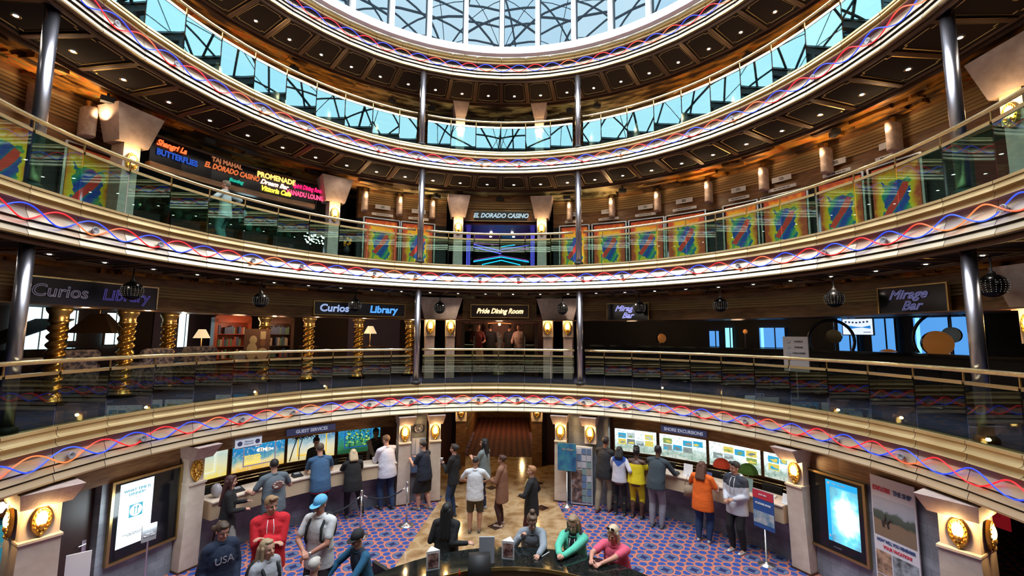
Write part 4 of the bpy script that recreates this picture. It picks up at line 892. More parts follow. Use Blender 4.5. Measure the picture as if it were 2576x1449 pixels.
red = q.math('MULTIPLY', q.math('LESS_THAN', q.math('ABSOLUTE', u), .062), q.math('LESS_THAN', q.math('ABSOLUTE', q.math('SUBTRACT', v, .02)), .33))
inside = q.mixc(red, inside, (.75, .05, .04))
outer = q.ramp(edge, [(.58, (.70, .60, .03)), (.68, (.90, .52, .02)), (.86, (.85, .25, .02)), (1.05, (.55, .08, .03))])
c = q.mixc(q.math('GREATER_THAN', edge, .57), inside, outer); q.l(c, q.b.inputs['Emission Color']); q.b.inputs['Emission Strength'].default_value = .22
mt['heat'] = q.out(c)
def gallery(label, u, v, r=7.92):
    a = (u + v) / 2; w = 2 * r * sin(R((v - u) / 2)); t = ring_thing('gallery_board', label, 'display board', a, r * cos(R((v - u) / 2)) + .02, 6.85, 'photo gallery boards')
    mb = MB(); mb.box(-w / 2 + .05, 0, -.74, w / 2 - .05, .02, .72); o = mb.build('artwork', mt['heat'], t)
    for s in (-1, 1): mb = MB(); mb.box(s * w / 2 - .02, -.03, -.78, s * w / 2 + .02, .04, .78); mb.build('side_post', mt['silver'], t)
    mb = MB(); mb.box(-w / 2, -.02, .76, w / 2, .03, .79); mb.build('top_bar', mt['silver'], t); return t, w
gl = [(-31.4, -23.9), (-23.5, -16.2), (12.3, 18.9), (19.6, 27.0), (27.6, 34.9), (35.3, 43.1), (46.4, 52.5), (53.1, 60.6), (61.9, 68.6), (69.3, 75.9), (-77.7, -72.1), (-87, -80.2)]
pos = ['left one of the pair left of the casino', 'right one of the pair left of the casino'] + [ORD[i] + ' to the right of the casino' for i in range(8)] + ['left of the neon names, beside the mask light', 'far left end of the third level']
for i, (u, v) in enumerate(gl):
    t, w = gallery('photo gallery board with rainbow colours, ' + pos[i], u, v)
    if i >= 10: continue
    for z, ww, hh, s, dx in ((.89, w * .6, .075, 'PRESS  LARGE  PHOTO  FIRST', 0), (1.12, w * .42, .13, 'PHOTO\nGALLERY', .1)):
        o = ring_thing('name_plate', '%s pale plate above gallery board %s' % ('long' if hh < .1 else 'short', pos[i]), 'sign', (u + v) / 2, 7.86, 6.85 + z, 'gallery plates')
        mb = MB(); mb.box(-ww / 2, 0, -hh / 2, ww / 2, .02, hh / 2); mb.build('plate', mt['wht'], o); text('lettering', s, .035, mt['blackm'], o, (0, -.003, 0), sx=.8)
# casino entrance
for a, lab in ((-11.2, 'left of the casino entrance'), (8.6, 'right of the casino entrance'), (-38.7, 'right of the neon name wall'), (-73.0, 'left of the neon name wall'), (89.4, 'far right of the third level')):
    t = deck_pillar('flared stone pillar on the third level, ' + lab, a, 6.07, capw=.66 if abs(a) < 30 else .8, h=2.3, grp='third level pillars'); mask_on(t, 'glowing golden mask light, third level, ' + lab, dy=-.04, z=1.32, power=8)
for a, lab in ((-11.2, 'left'), (8.0, 'right')):
    t = deck_pillar('stone pillar behind the mirrored glass of the fourth level, %s of centre' % lab, a, 9.24, capw=.5, h=2.05, grp='fourth level pillars'); mask_on(t, 'glowing golden mask light behind the fourth level glass, %s of centre' % lab, dy=-.04, z=1.05, power=12)
lanterns(10.1, (-70, -60, -50, -40, -30, 20, 30, 40, 50, 60, 70), 'fourth level')
t = frame_sign('casino_sign', 'black board with pale scrolled capital letters over the casino entrance', -1.2, 7.45, 7.86, 2.1, .30, mt['brassd'], mt['black'])
text('lettering', 'EL DORADO CASINO', .19, neonm('neon_pale', (.45, .62, .72), 1.1), t, (0, -.02, 0), outline=.007, shear=.3, sx=.92)
mb = MB(); arcsolid(mb, 7.5, 7.6, 7.7, 8.6, -9.9, 7.4); mb.mat(1); ribs(mb, 7.5, 8.08, 8.3, -9.9, 7.4, 3); struct(mb.build('wall_casino', [mt['wood'], mt['ribs']]))
mb = MB(); mb.box(-1.5, 7.6, 7.62, 1.2, 12, 7.68); struct(mb.build('ceiling', M('maroon_ceiling', (.10, .015, .03), .3)))
mb = MB(); mb.box(-1.6, 7.7, 6.07, -1.5, 12, 7.62); mb.box(1.15, 7.7, 6.07, 1.25, 12, 7.62); struct(mb.build('wall_casino_side', M('navy_gloss', (.01, .015, .09), .2)))
for i, (x, y) in enumerate(((-.55, 9.3), (.25, 9.3), (-.5, 8.6), (.2, 8.6))):
    t = thing('recessed_light', 'small white downlight in the maroon casino ceiling, %s' % ('back left', 'back right', 'front left', 'front right')[i], 'ceiling light', (x, y, 7.62)); mb = MB(); mb.lathe([(.04, -.01), (.045, 0)], 14); mb.build('bulb', mt['spark'], t)
nc, nv, npk = neonm('neon_cyan', (.02, .45, 1), 3), neonm('neon_violet', (.15, .12, 1), 2.5), neonm('neon_pink', (.6, .1, .6), 1.6)
t = thing('neon_display', 'blue and violet neon chevrons deep in the casino entrance', 'neon light', (-.19, 9.95, 7.0))
for m, th, pl in ((nc, .02, [(-1.0, -.05, -.16), (0, 0, .02), (1.0, -.05, -.16)]), (nc, .018, [(-.72, 0, -.42), (-.68, 0, -.26), (0, 0, -.10), (.68, 0, -.26), (.72, 0, -.42)]), (nv, .018, [(-1.0, 0, .48), (0, 0, .24)]), (nv, .018, [(-1.0, 0, .38), (0, 0, .14)]), (nc, .014, [(0, 0, .40), (.5, 0, .47)]),
                 (nv, .012, [(0, 0, .3), (1, 0, .46)]), (npk, .01, [(0, 0, .2), (1, 0, .34)]), (npk, .01, [(-.98, 0, -.1), (0, 0, .07), (.98, 0, -.1)]), (npk, .008, [(-1.0, 0, .53), (-.1, 0, .47)]), (nc, .014, [(.0, 0, -.32), (.2, 0, -.36), (.22, 0, -.44)])):
    mb = MB(); mb.smooth = True; mb.tube(pl, th, 6); mb.build('neon_tube', m, t)
mb = MB(); mb.box(-1.2, .06, -.93, 1.2, .1, .62); mb.build('backdrop', mt['black'], t)
for s in (-1, 1):
    o = thing('neon_column', 'deep blue glowing striped column at the %s of the casino entrance' % ('left' if s < 0 else 'right'), 'column', (-.19 + s * 1.08, 8.9, 6.07))
    mb = MB(); mb.smooth = True; mb.lathe([(.10, 0), (.10, 1.55)], 16); mb.build('core', mt['black'], o)
    for k in range(3): mb = MB(); mb.tube([((k - 1) * .05, -.10, .05), ((k - 1) * .05, -.10, 1.5)], .012, 6); mb.build('neon_tube', nv, o)
# neon names wall, curved, left part of the third level
t = ring_thing('neon_name_board', 'long black board crowded with red, blue, yellow and pink neon venue names', 'sign', 0, 0, 0)
mb = MB(); arcsolid(mb, 7.5, 7.6, 7.62, 8.16, -69.6, -42.2); mb.build('board', mt['black'], t)
mb = MB(); arcsolid(mb, 7.46, 7.62, 8.16, 8.2, -69.6, -42.2); mb.build('top_trim', mt['woodd'], t); mb = MB(); arcsolid(mb, 7.46, 7.62, 7.5, 7.62, -69.6, -42.2); mb.build('bottom_trim', mt['wood'], t)
for s, a, z, sz, m, sh, sx in (('Shangri La', -66.8, 8.05, .17, neonm('nn_red', (1, .12, .03), 2), .4, .8), ('BUTTERFLIES', -65.8, 7.86, .17, neonm('nn_blue', (.02, .10, .6), .8), 0, .8), ('EL DORADO CASINO', -57.2, 7.93, .17, neonm('nn_rust', (.6, .14, .04), 1.2), .3, .72), ('TAJ MAHAL', -58.2, 8.09, .14, neonm('nn_tan', (.45, .16, .07), .9), 0, .9),
                              ('Boxing', -56.6, 7.74, .11, neonm('nn_teal', (.01, .45, .32), .9), .3, 1), ('PROMENADE', -49.6, 8.06, .18, neonm('nn_gold', (1, .55, .12), 2.2), 0, .85), ('Dream Bar', -50.0, 7.90, .16, neonm('nn_white', (1, .55, .4), 2.4), .4, .9), ('Vittoria Cafe', -49.6, 7.74, .17, neonm('nn_yel', (1, .72, .05), 2.4), .3, .8),
                              ('Spirit Dining Room', -43.6, 8.0, .16, neonm('nn_pink', (1, .01, .12), 2), .35, .62), ('XANADU LOUNGE', -43.9, 7.80, .17, neonm('nn_pk2', (1, .06, .16), 2.2), 0, .68)):
    p = pol(a, 7.46, z); o = text('lettering', s, sz, m, t, p, (R(90), 0, -R(a)), outline=.008, shear=sh, sx=sx)
    t.location = (0, 0, 0)
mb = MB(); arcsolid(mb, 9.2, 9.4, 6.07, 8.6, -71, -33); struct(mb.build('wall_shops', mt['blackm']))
lamp('shop_lamp', pol(-52, 8.4, 7.3), 6, (.6, .9, 1), .2)
t = ring_thing('crystal_light', 'cluster of bright white crystal lights behind the third level glass', 'chandelier', -39.6, 8.6, 6.92); rnd = random.Random(8)
mb = MB(); [mb.ell((rnd.uniform(-.26, .26), rnd.uniform(-.1, .1), rnd.uniform(-.14, .14)), (.026, .02, .018), n=7, m=4) for _ in range(46)]; o = mb.build('crystals', EM('crystal', (1, .96, .92), 3.5), t); o['kind'] = 'stuff'
mb = MB(); mb.tube([(0, 0, .1), (0, 0, 1.6)], .012, 6); mb.lathe([(.12, .12), (.1, .16)], 12); mb.build('rod', mt['silver'], t)
for i, a in enumerate((-66, -60.5, -55.5, -50, -45)):
    t = ring_thing('shop_display', 'dim glass display case in the dark shops under the neon names, %s from the left' % ORD[i], 'display case', a, 8.6, 6.07, 'shop display cases')
    mb = MB(); mb.box(-.3, -.15, 0, .3, .2, .75); mb.build('base', mt['blackm'], t); mb = MB(); mb.box(-.3, -.15, .75, .3, .2, 1.35); mb.build('glass_case', mt['glass3'], t)
    mb = MB(); mb.smooth = True; mb.ell((-.1, 0, .9), (.08, .06, .12)); mb.ell((.12, 0, .86), (.06, .06, .08)); mb.build('goods', M('teal_goods%d' % i, (.10, .32, .30), .4), t)
t = ring_thing('flower_bouquet', 'orange flowers beside the neon name wall', 'flowers', -35.0, 7.7, 6.75); rnd = random.Random(4)
mb = MB(); mb.smooth = True; [mb.ell((rnd.uniform(-.11, .11), rnd.uniform(-.08, .08), rnd.uniform(-.08, .14)), (.035, .035, .03), n=7, m=4) for _ in range(16)]; mb.build('blossoms', M('orange_petals', (.75, .30, .03), .6, e=(.7, .25, .02), es=.25), t)
mb = MB(); mb.smooth = True; mb.lathe([(.06, -.35), (.09, -.2), (.05, -.08)], 12); mb.build('vase', mt['blackm'], t); mb = MB(); mb.lathe([(.16, -.68), (.16, -.66), (.03, -.64), (.03, -.38), (.14, -.36), (.14, -.35)], 12); mb.build('stand', mt['blackm'], t)
t = ring_thing('promo_poster', 'magenta promotional screen hanging near the far right pole', 'poster', 77.0, 9.0, 8.5)
mb = MB(); mb.box(-.18, 0, -.26, .18, .03, .26); mb.build('panel', EM('magenta', (.50, .04, .26), .7), t); text('lettering', 'THE SUPER\nSHOW', .07, wf, t, (-.02, -.003, .06), shear=.2)
mb = MB(); mb.smooth = True; mb.ell((.1, -.004, -.12), (.035, .004, .07), n=8, m=5); mb.build('figure', mt['navy_sign'], t); mb = MB(); mb.box(-.01, .03, -.3, .01, .05, .1); mb.box(-.01, .03, .26, .01, .05, .4); mb.build('bracket', mt['blackm'], t)
t = ring_thing('hanging_banner', 'white hanging banner at the top right corner showing part of a letter', 'banner', 88.4, 7.9, 8.15)
mb = MB(); mb.box(-.35, 0, 0, .45, .02, .75); mb.build('cloth', M('banner_cloth', (.55, .56, .6), .7, e=(.5, .5, .55), es=.25), t); text('lettering', 'P', .34, mt['blackm'], t, (-.06, -.004, .45)); 
t = ring_thing('round_logo_panel', 'dark red panel with a ring shaped emblem behind the far right glass', 'panel', 88.5, 7.9, 6.75)
mb = MB(); mb.box(-1.0, 0, -.6, .5, .03, .6); mb.build('panel', M('red_panel', (.13, .02, .02), .3), t)
mb = MB(); mb.smooth = True; mb.tube([(-.35 + .2 * cos(2 * pi * k / 24), -.01, -.1 + .2 * sin(2 * pi * k / 24)) for k in range(24)], .012, 6, True); mb.tube([(-.35 + .07 * cos(2 * pi * k / 16), -.01, -.1 + .10 * sin(2 * pi * k / 16)) for k in range(16)], .015, 6, True); mb.build('emblem', mt['grey'], t)
# dark inner walls of the fourth level behind the mirrored glass
mb = MB(); arcsolid(mb, 9.5, 9.7, 9.24, 11.4, -125, 125); struct(mb.build('wall_fourth', mt['wood']))
proto = None
for lev, zs, lst in (('fourth level', 11.2, ((-61.7, 8.3), (-47.6, 7.5), (-27.1, 7.45), (-18.1, 7.4), (-11.3, 7.85), (-1.4, 7.75), (8.5, 7.8), (15.3, 7.4), (21.8, 7.35), (53.7, 7.4), (62.4, 7.6))), ('third level', 8.48, ((-76.5, 7.3), (-62, 7.3), (-16.2, 7.5), (-1.4, 7.45), (14.4, 7.5), (27.3, 7.35), (67.6, 7.35)))):
    for i, (a, r) in enumerate(lst):
        lab = 'small dark box fixture on the ceiling over the %s, %s from the left' % (lev, ORD[i])
        if proto is None:
            proto = q = thing('ceiling_fixture', lab, 'ceiling fixture', (0, 0, 0), 0, 'dark ceiling fixtures')
            mb = MB(); mb.box(-.10, -.06, -.14, .10, .06, -.04); mb.build('housing', mt['blackm'], q); mb = MB(); mb.box(-.02, -.02, -.04, .02, .02, .03); mb.build('bracket', mt['blackm'], q)
        else: q = dup(proto, (0, 0, 0), 0, lab)
        q['group'] = 'dark fixtures over the ' + lev; q.location = pol(a, r, zs); q.rotation_euler = (0, 0, -R(a) + (i % 3 - 1) * .5)
# ------------------------------------------------------------------ lobby furnishings
def front_of(a, r, z=0): return pol(a, r, z)
# wall screens in gilt frames
for side, a, w, z0, z1, lab in (('l', -72.0, 1.02, .62, 1.82, 'left'), ('r', 69.7, .98, .56, 1.80, 'right')):
    t = ring_thing('wall_screen', 'gilt framed black panel with a lit display on the %s wall' % lab, 'screen', a, 6.25, z0); h = z1 - z0
    mb = MB(); mb.box(-w / 2, -.02, 0, w / 2, .03, h); mb.build('panel', mt['black'], t)
    mb = MB(); e = .04
    for b in ((-w / 2 - e, -e, -w / 2, h + e), (w / 2, -e, w / 2 + e, h + e), (-w / 2, -e, w / 2, 0), (-w / 2, h, w / 2, h + e)): mb.box(b[0], -.05, b[1], b[2], .04, b[3])
    mb.build('frame', mt['brassd'], t)
    if side == 'l':
        x0, x1, y0, y1 = -.42, .08, .17, h - .04
        mb = MB(); mb.box(x0, -.026, y0, x1, -.02, y1); mb.build('display', EM('screen_paper', (.82, .95, 1), 1.25), t)
        tl = EM('screen_teal', (.02, .28, .38), .9); text('lettering', "WHAT TIME IS\nDINNER?", .062, tl, t, (-.17, -.029, h - .20))
        mb = MB(); mb.box(-.27, -.029, .60, -.07, -.027, .80); mb.build('icon', tl, t)
        mb = MB(); mb.T = Matrix.Translation((-.17, -.029, .70)) @ Matrix.Rotation(R(90), 4, 'X'); mb.lathe([(.092, 0), (.092, .003)], 24); mb.build('plate', EM('icon_white', (.9, 1, 1), 1.1), t)
        mb = MB(); mb.box(-.195, -.036, .64, -.185, -.032, .74); mb.box(-.155, -.036, .64, -.145, -.032, .76); mb.ell((-.19, -.034, .745), (.014, .003, .016), n=8, m=5); mb.box(-.155, -.036, .72, -.135, -.032, .765); mb.build('cutlery', tl, t)
        text('lettering', 'See your daily schedule for restaurant\nopening times on board', .022, mt['grey'], t, (-.17, -.029, .34))
        lamp('screen_glow', (-.17, -.5, .7), 6, (.8, .95, 1), .2, t, 'AREA', (R(90), 0, 0)).data.size = .4
    else:
        x0, x1, y0, y1 = -.12, .40, .16, h - .06
        q = NT('splash_picture', .4); x, y, z = q.sep(); d = q.math('SQRT', q.math('ADD', q.math('POWER', q.math('SUBTRACT', x, .2), 2), q.math('MULTIPLY', .35, q.math('POWER', q.math('SUBTRACT', z, .62), 2))))
        f = q.math('ADD', d, q.math('MULTIPLY', q.math('SUBTRACT', q.noise(9, detail=4), .5), .28))
        mb = MB(); mb.box(x0, -.026, y0, x1, -.02, y1); mb.build('display', q.out(q.ramp(f, [(.1, (1, 1, 1)), (.17, (.45, .85, 1)), (.24, (.12, .55, .75)), (.34, (.10, .28, .38)), (.42, (.03, .10, .16))]), 1.1), t)
        mb = MB(); mb.box(x0, -.03, y0, x0 + .06, -.026, y1); mb.box(x0, -.03, y1 - .10, x1, -.026, y1); mb.build('blue_border', EM('screen_border', (.01, .38, .80), 1.1), t)
        mb = MB(); mb.ell((x0 + .05, -.032, y1 - .05), (.022, .003, .02), n=10, m=5); mb.ell((x0 + .03, -.032, y0 + .08), (.016, .003, .024), n=10, m=5); mb.build('badge', mt['wht'], t)
        text('lettering', 'FUN  ASHORE', .035, mt['wht'], t, (.1, -.032, y1 - .05)); text('lettering', 'TAP TO START', .02, mt['grey'], t, (.02, -.024, .07))
# tall banner
t = ring_thing('standing_banner', 'tall white banner reading EXPLORE THE SHIP with a horse riding photo', 'banner', 78.7, 6.2, .10); w = .66
mb = MB(); mb.box(-w / 2, 0, 0, w / 2, .02, 1.95); mb.build('sheet', M('banner_white', (.66, .64, .70), .6), t)
rdl, blu = M('banner_red', (.62, .05, .08), .6), M('banner_navy', (.05, .09, .22), .6)
text('lettering', 'EXPLORE', .10, rdl, t, (-.16, -.003, 1.76), sx=.66, bold=.003); text('lettering', 'THE SHIP', .10, blu, t, (.15, -.003, 1.76), sx=.66, bold=.002)
text('lettering', 'HOW WILL YOU REMEMBER', .062, blu, t, (0, -.003, .98), sx=.72, bold=.002); text('lettering', 'YOUR VACATION?', .062, rdl, t, (.02, -.003, .89), sx=.8, bold=.002)
q = NT('dune_photo', .6); x, y, z = q.sep(); f = q.math('ADD', z, q.math('MULTIPLY', q.math('SUBTRACT', q.noise(9, detail=5), .5), .14))
dune = q.out(q.ramp(f, [(1.06, (.20, .14, .09)), (1.0, (.2, .14, .09))][:1] + [(.0, (0, 0, 0))][:0] + [], False) if False else q.ramp(q.math('MULTIPLY', q.math('SUBTRACT', f, 1.05), 1.7), [(.05, (.22, .155, .10)), (.38, (.25, .17, .11)), (.45, (.06, .08, .06)), (.62, (.09, .12, .10)), (.68, (.40, .44, .52)), (.9, (.5, .52, .58))]))
mb = MB(); mb.box(-w / 2 + .02, -.004, 1.05, w / 2 - .02, 0, 1.64); mb.build('photo', dune, t)
hz = M('horse_dark', (.05, .035, .03), .7); mb = MB(); mb.smooth = True; x0, z0 = -.13, 1.28
mb.ell((x0, -.008, z0), (.06, .006, .028)); mb.cap((x0 + .045, -.008, z0 + .01), (x0 + .085, -.008, z0 + .055), .014, .01, 6); mb.cap((x0 + .085, -.008, z0 + .055), (x0 + .105, -.008, z0 + .035), .009, .006, 6)
for dx in (-.045, -.025, .03, .045): mb.cap((x0 + dx, -.008, z0 - .01), (x0 + dx + .008, -.008, z0 - .08), .008, .005, 6)
mb.cap((x0, -.01, z0 + .02), (x0 + .005, -.01, z0 + .075), .014, .012, 6); mb.ell((x0 + .006, -.01, z0 + .1), (.012, .008, .014), n=8, m=5); mb.build('horse_and_rider', hz, t)
for bx0, bx1, bz0, bz1, c in ((-.31, -.08, .48, .82, (.24, .15, .10)), (-.06, .31, .40, .82, (.16, .18, .20)), (-.31, -.08, .10, .46, (.20, .14, .10)), (-.06, .31, .04, .38, (.30, .26, .20))):
    mb = MB(); mb.box(bx0, -.004, bz0, bx1, 0, bz1); mb.build('photo', M('banner_photo', c, .6, mix=(9, [(.35, tuple(k * .4 for k in c)), (.6, tuple(min(1, k * 2.2) for k in c))])), t)
mb = MB(); mb.box(-w / 2 - .02, -.03, -.1, w / 2 + .02, .06, 0); mb.build('foot', mt['silver'], t)
# stanchions and ropes
def stanchion(label, x, y):
    t = thing('stanchion', label, 'stanchion', (x, y, 0), 0, 'queue stanchions')
    mb = MB(); mb.smooth = True; mb.lathe([(.17, 0), (.17, .012), (.10, .03), (.03, .055), (.02, .07)], 28); mb.build('base', mt['silver'], t)
    mb = MB(); mb.smooth = True; mb.lathe([(.02, .06), (.02, .84)], 16); mb.build('post', mt['silver'], t)
    mb = MB(); mb.smooth = True; mb.lathe([(.022, .82), (.032, .84), (.032, .87), (.02, .885), (.034, .905), (.03, .93), (.001, .945)], 16); mb.build('finial', mt['silver'], t)
S1, S2, S3 = Vector((-2.10, 4.45, .84)), Vector((-2.94, 3.89, .84)), Vector((-3.35, 2.85, .84))
stanchion('steel stanchion nearest the corridor, its round base on the carpet', -2.10, 4.45); stanchion('steel stanchion between two ropes before the guest counter', -2.94, 3.89); stanchion('steel stanchion behind the man in the light blue cap', -3.35, 2.85)
def rope(label, A, B, sag=.16):
    t = thing('barrier_rope', label, 'rope', A, 0, 'barrier ropes'); d = B - A
    pts = [d * (.04 + .92 * i / 14) - Vector((0, 0, sag * 4 * (.04 + .92 * i / 14) * (.96 - .92 * i / 14))) for i in range(15)]
    mb = MB(); mb.smooth = True; mb.tube(pts[1:-1], .016, 8); mb.build('cord', M('navy_rope', (.01, .015, .03), .8, bump=(90, .6)), t)
    for a, b in ((pts[0], pts[1]), (pts[-1], pts[-2])): mb = MB(); mb.smooth = True; mb.tube([a, a + (b - a) * .6, b + (b - a) * .3], [.012, .017, .017], 8); mb.build('metal_end', mt['silver'], t)
rope('dark rope sagging between the two right stanchions', S2, S1); rope('dark rope stretched from the middle stanchion down to the left', S2, S3, .10)
# easel, leaflet rack, notice stands
t = thing('easel_sign', 'blue sea themed poster on a slim steel easel by the entrance pillar', 'sign', (1.62, 5.62, 0), R(-16))
mb = MB(); mb.smooth = True; mb.lathe([(.14, 0), (.14, .01), (.04, .04), (.014, .06), (.014, .85)], 20, (0, 0, 0)); mb.build('stand', mt['silver'], t)
mb = MB(); mb.box(-.23, -.03, .86, .23, -.005, 1.52); mb.build('poster', M('sea_poster', (.03, .10, .22), .5, mix=(4, [(.3, (.01, .04, .16)), (.5, (.03, .16, .30)), (.62, (.05, .25, .30)), (.72, (.10, .10, .16))])), t); text('lettering', 'Fun Shops', .07, mt['beige'], t, (.02, -.033, 1.38), shear=.4)
t = ring_thing('leaflet_rack', 'white wall rack full of small leaflets beside the easel', 'leaflet rack', 19.4, 6.0, 0); t.rotation_euler.z += R(4)
mb = MB(); mb.box(-.27, .0, .03, .27, .16, 1.42); mb.build('cabinet', M('rack_white', (.5, .52, .55), .5), t)
mb = MB(); mb.box(-.25, -.01, .08, .02, 0, .86); mb.build('poster', M('rack_photo', (.12, .07, .06), .5, mix=(7, [(.4, (.03, .03, .04)), (.55, (.22, .12, .09)), (.7, (.4, .45, .5))])), t)
rnd = random.Random(11); lc = [M('leaflet_%d' % i, c, .5) for i, c in enumerate(((.5, .5, .55), (.12, .2, .35), (.35, .3, .25), (.2, .3, .3)))]
for i in range(8):
    for j in range(4):
        if i < 5 and j < 2: continue
        x0 = -.24 + j * .125; z0 = .10 + i * .165; mb = MB(); mb.box(x0, -.02, z0, x0 + .105, -.003, z0 + .135); o = mb.build('leaflet', rnd.choice(lc))
        o.matrix_world = Matrix.Translation(t.location) @ Matrix.Rotation(t.rotation_euler.z, 4, 'Z'); tag(o, 'small printed leaflet in the white wall rack', 'leaflet', 'leaflets in the rack')
t = thing('notice_stand', 'red and blue poster on a steel stand before the shore excursions pillar', 'sign', (5.0, 2.86, 0), R(-62)); ta = t
mb = MB(); mb.smooth = True; mb.lathe([(.15, 0), (.15, .01), (.04, .04), (.016, .06), (.016, .66)], 20); mb.build('stand', mt['silver'], t)
mb = MB(); mb.box(-.2, -.02, .64, .2, .0, 1.32); mb.build('board', M('poster_blue', (.02, .08, .28), .5), t)
mb = MB(); mb.box(-.2, -.024, 1.17, .2, -.02, 1.32); mb.build('red_header', M('poster_red', (.55, .03, .05), .5), t); mb = MB(); mb.box(-.2, -.024, .72, .2, -.02, .94); mb.build('photo', M('poster_photo', (.25, .38, .48), .5, mix=(6, [(.4, (.10, .22, .35)), (.65, (.55, .55, .5))])), t)
text('lettering', 'EXCURSIONS ON SALE', .05, mt['wht'], t, (0, -.024, 1.08), sx=.6); text('lettering', 'BOOK HERE', .035, mt['wht'], t, (0, -.027, 1.25), sx=.8)
t = thing('notice_stand', 'small grey notice on a slim pole in front of the left wall screen', 'sign', (-5.62, 1.62, 0), R(62))
mb = MB(); mb.lathe([(.13, 0), (.13, .012), (.013, .03), (.013, .93)], 16); mb.build('pole', mt['silver'], t); mb = MB(); mb.box(-.10, -.03, .90, .10, -.01, 1.16); mb.build('plate', mt['grey'], t); text('lettering', 'PLEASE\nWAIT HERE', .03, mt['wht'], t, (0, -.034, 1.0))
# round wall plaque and brochure frames between the left pillars
t = ring_thing('wall_plaque', 'round dark metal plaque on the stone between the two left pillars', 'plaque', -20.3, 6.27, 1.80)
mb = MB(); mb.smooth = True; mb.T = Matrix.Rotation(R(90), 4, 'X'); mb.lathe([(.11, -.02), (.11, .01), (.10, .02), (.092, .012), (.03, .012), (.02, .02)], 28); mb.build('disc', mt['chrome'], t)
mb = MB(); [mb.tube([(.02 * cos(k * pi / 2 + .78), -.016, .02 * sin(k * pi / 2 + .78)), (.085 * cos(k * pi / 2 + .78), -.016, .085 * sin(k * pi / 2 + .78))], .008, 5) for k in range(4)]; mb.build('spokes', mt['silver'], t)
t = ring_thing('notice_holder', 'clear acrylic notice holder with sheets between the two left pillars', 'notice holder', -20.3, 6.2, .72)
mb = MB(); mb.box(-.19, 0, 0, .18, .02, .86); mb.build('back', M('acrylic', (.42, .44, .50), .3), t)
for x0, z0, x1, z1, c in ((-.18, .46, -.10, .84, 0), (-.07, .46, .01, .84, 0), (.04, .44, .17, .84, 1), (-.18, .02, -.03, .40, 1), (0, .02, .17, .40, 3)): mb = MB(); mb.box(x0, -.012, z0, x1, 0, z1); mb.build('sheet', lc[c], t)
# ATM
t = thing('cash_machine', 'blue cash machine with a lit ATM sign at the far left edge', 'cash machine', (-6.86, .42, 0), R(84))
mb = MB(); mb.box(-.34, 0, 0, .30, .5, 1.62); mb.build('cabinet', M('atm_blue', (.01, .10, .30), .4), t)
mb = MB(); mb.box(-.30, -.012, .95, .28, 0, 1.56); mb.build('screen_panel', M('atm_light', (.06, .42, .62), .4, e=(.03, .3, .5), es=.4), t); text('lettering', 'Carnival', .14, mt['wht'], t, (-.01, -.016, 1.3))
text('lettering', 'ATM', .20, EM('atm_letters', (1, .85, .65), 2), t, (.03, -.02, 1.80), bold=.006); mb = MB(); mb.box(-.3, 0, 1.66, .34, .1, 1.95); mb.build('header', mt['woodd'], t)
mb = MB(); mb.box(.06, -.05, .55, .26, 0, .8); mb.build('keypad', mt['grey'], t)
t = thing('paper_holder', 'clear holder with white paper on the left pillar with two mask lights', 'notice holder', (-5.78, .62, .78), R(40)); mb = MB(); mb.box(-.13, -.02, 0, .13, 0, .40); mb.build('sheet', mt['wht'], t); mb = MB(); mb.box(-.12, -.06, -.28, .12, 0, -.04); mb.build('leaflets', lc[1], t)
t = thing('promo_sign', 'dark red square sign in the dark recess at the right edge', 'sign', (7.43, 1.05, 1.45), R(-80)); mb = MB(); mb.box(-.2, 0, 0, .2, .02, .34); mb.build('panel', M('promo_red', (.35, .01, .02), .4, e=(.3, .01, .02), es=.3), t); text('lettering', 'SALE', .09, rdl, t, (0, -.003, .18)); mb = MB(); mb.box(-.01, .02, -1.45, .01, .04, .1); mb.build('post', mt['blackm'], t)
# red framed chair and blue counter at the right edge
t = thing('promo_cart', 'blue cart with a bright red tube frame at the bottom right corner', 'cart', (5.55, -.55, 0), R(-70))
mb = MB(); mb.frus(-.4, -.25, .35, .25, .05, -.4, -.25, .35, .25, 1.0); mb.build('body', M('cart_blue', (.01, .06, .35), .4), t)
mb = MB(); mb.smooth = True; mb.tube([(-.02, -.30, .5), (-.02, -.30, 1.16), (.02, -.30, 1.22), (.32, -.30, 1.22), (.36, -.30, 1.16), (.36, -.30, .5)], .025, 8); mb.build('red_frame', M('cart_red', (.65, .01, .02), .3), t)
mb = MB(); mb.box(0, -.29, .55, .34, -.27, 1.18); mb.build('dark_panel', mt['blackm'], t)
# desk equipment
def on_ledge(a, r=6.2, z=1.085): return pol(a, r, z)
for i, (a, lab) in enumerate(((-57.5, 'beside the woman in the black jacket'), (-46.5, 'between the grey shirt and the denim shirt'), (-29.5, 'beside the man in the white shirt'))):
    t = thing('card_terminal', 'black card terminal on the guest counter ledge ' + lab, 'card terminal', on_ledge(a), -R(a), 'card terminals')
    mb = MB(); mb.add([(-.10, -.08, 0), (.10, -.08, 0), (.10, .1, 0), (-.10, .1, 0), (-.10, -.08, .02), (.10, -.08, .02), (.09, .1, .07), (-.09, .1, .07)], [(0, 3, 2, 1), (4, 5, 6, 7), (0, 1, 5, 4), (1, 2, 6, 5), (2, 3, 7, 6), (3, 0, 4, 7)]); mb.build('body', mt['blackm'], t)
    mb = MB(); mb.add([(-.06, .0, .052), (.06, .0, .052), (.06, .08, .072), (-.06, .08, .072)], [(0, 1, 2, 3)]); mb.build('display', mt['grey'], t)
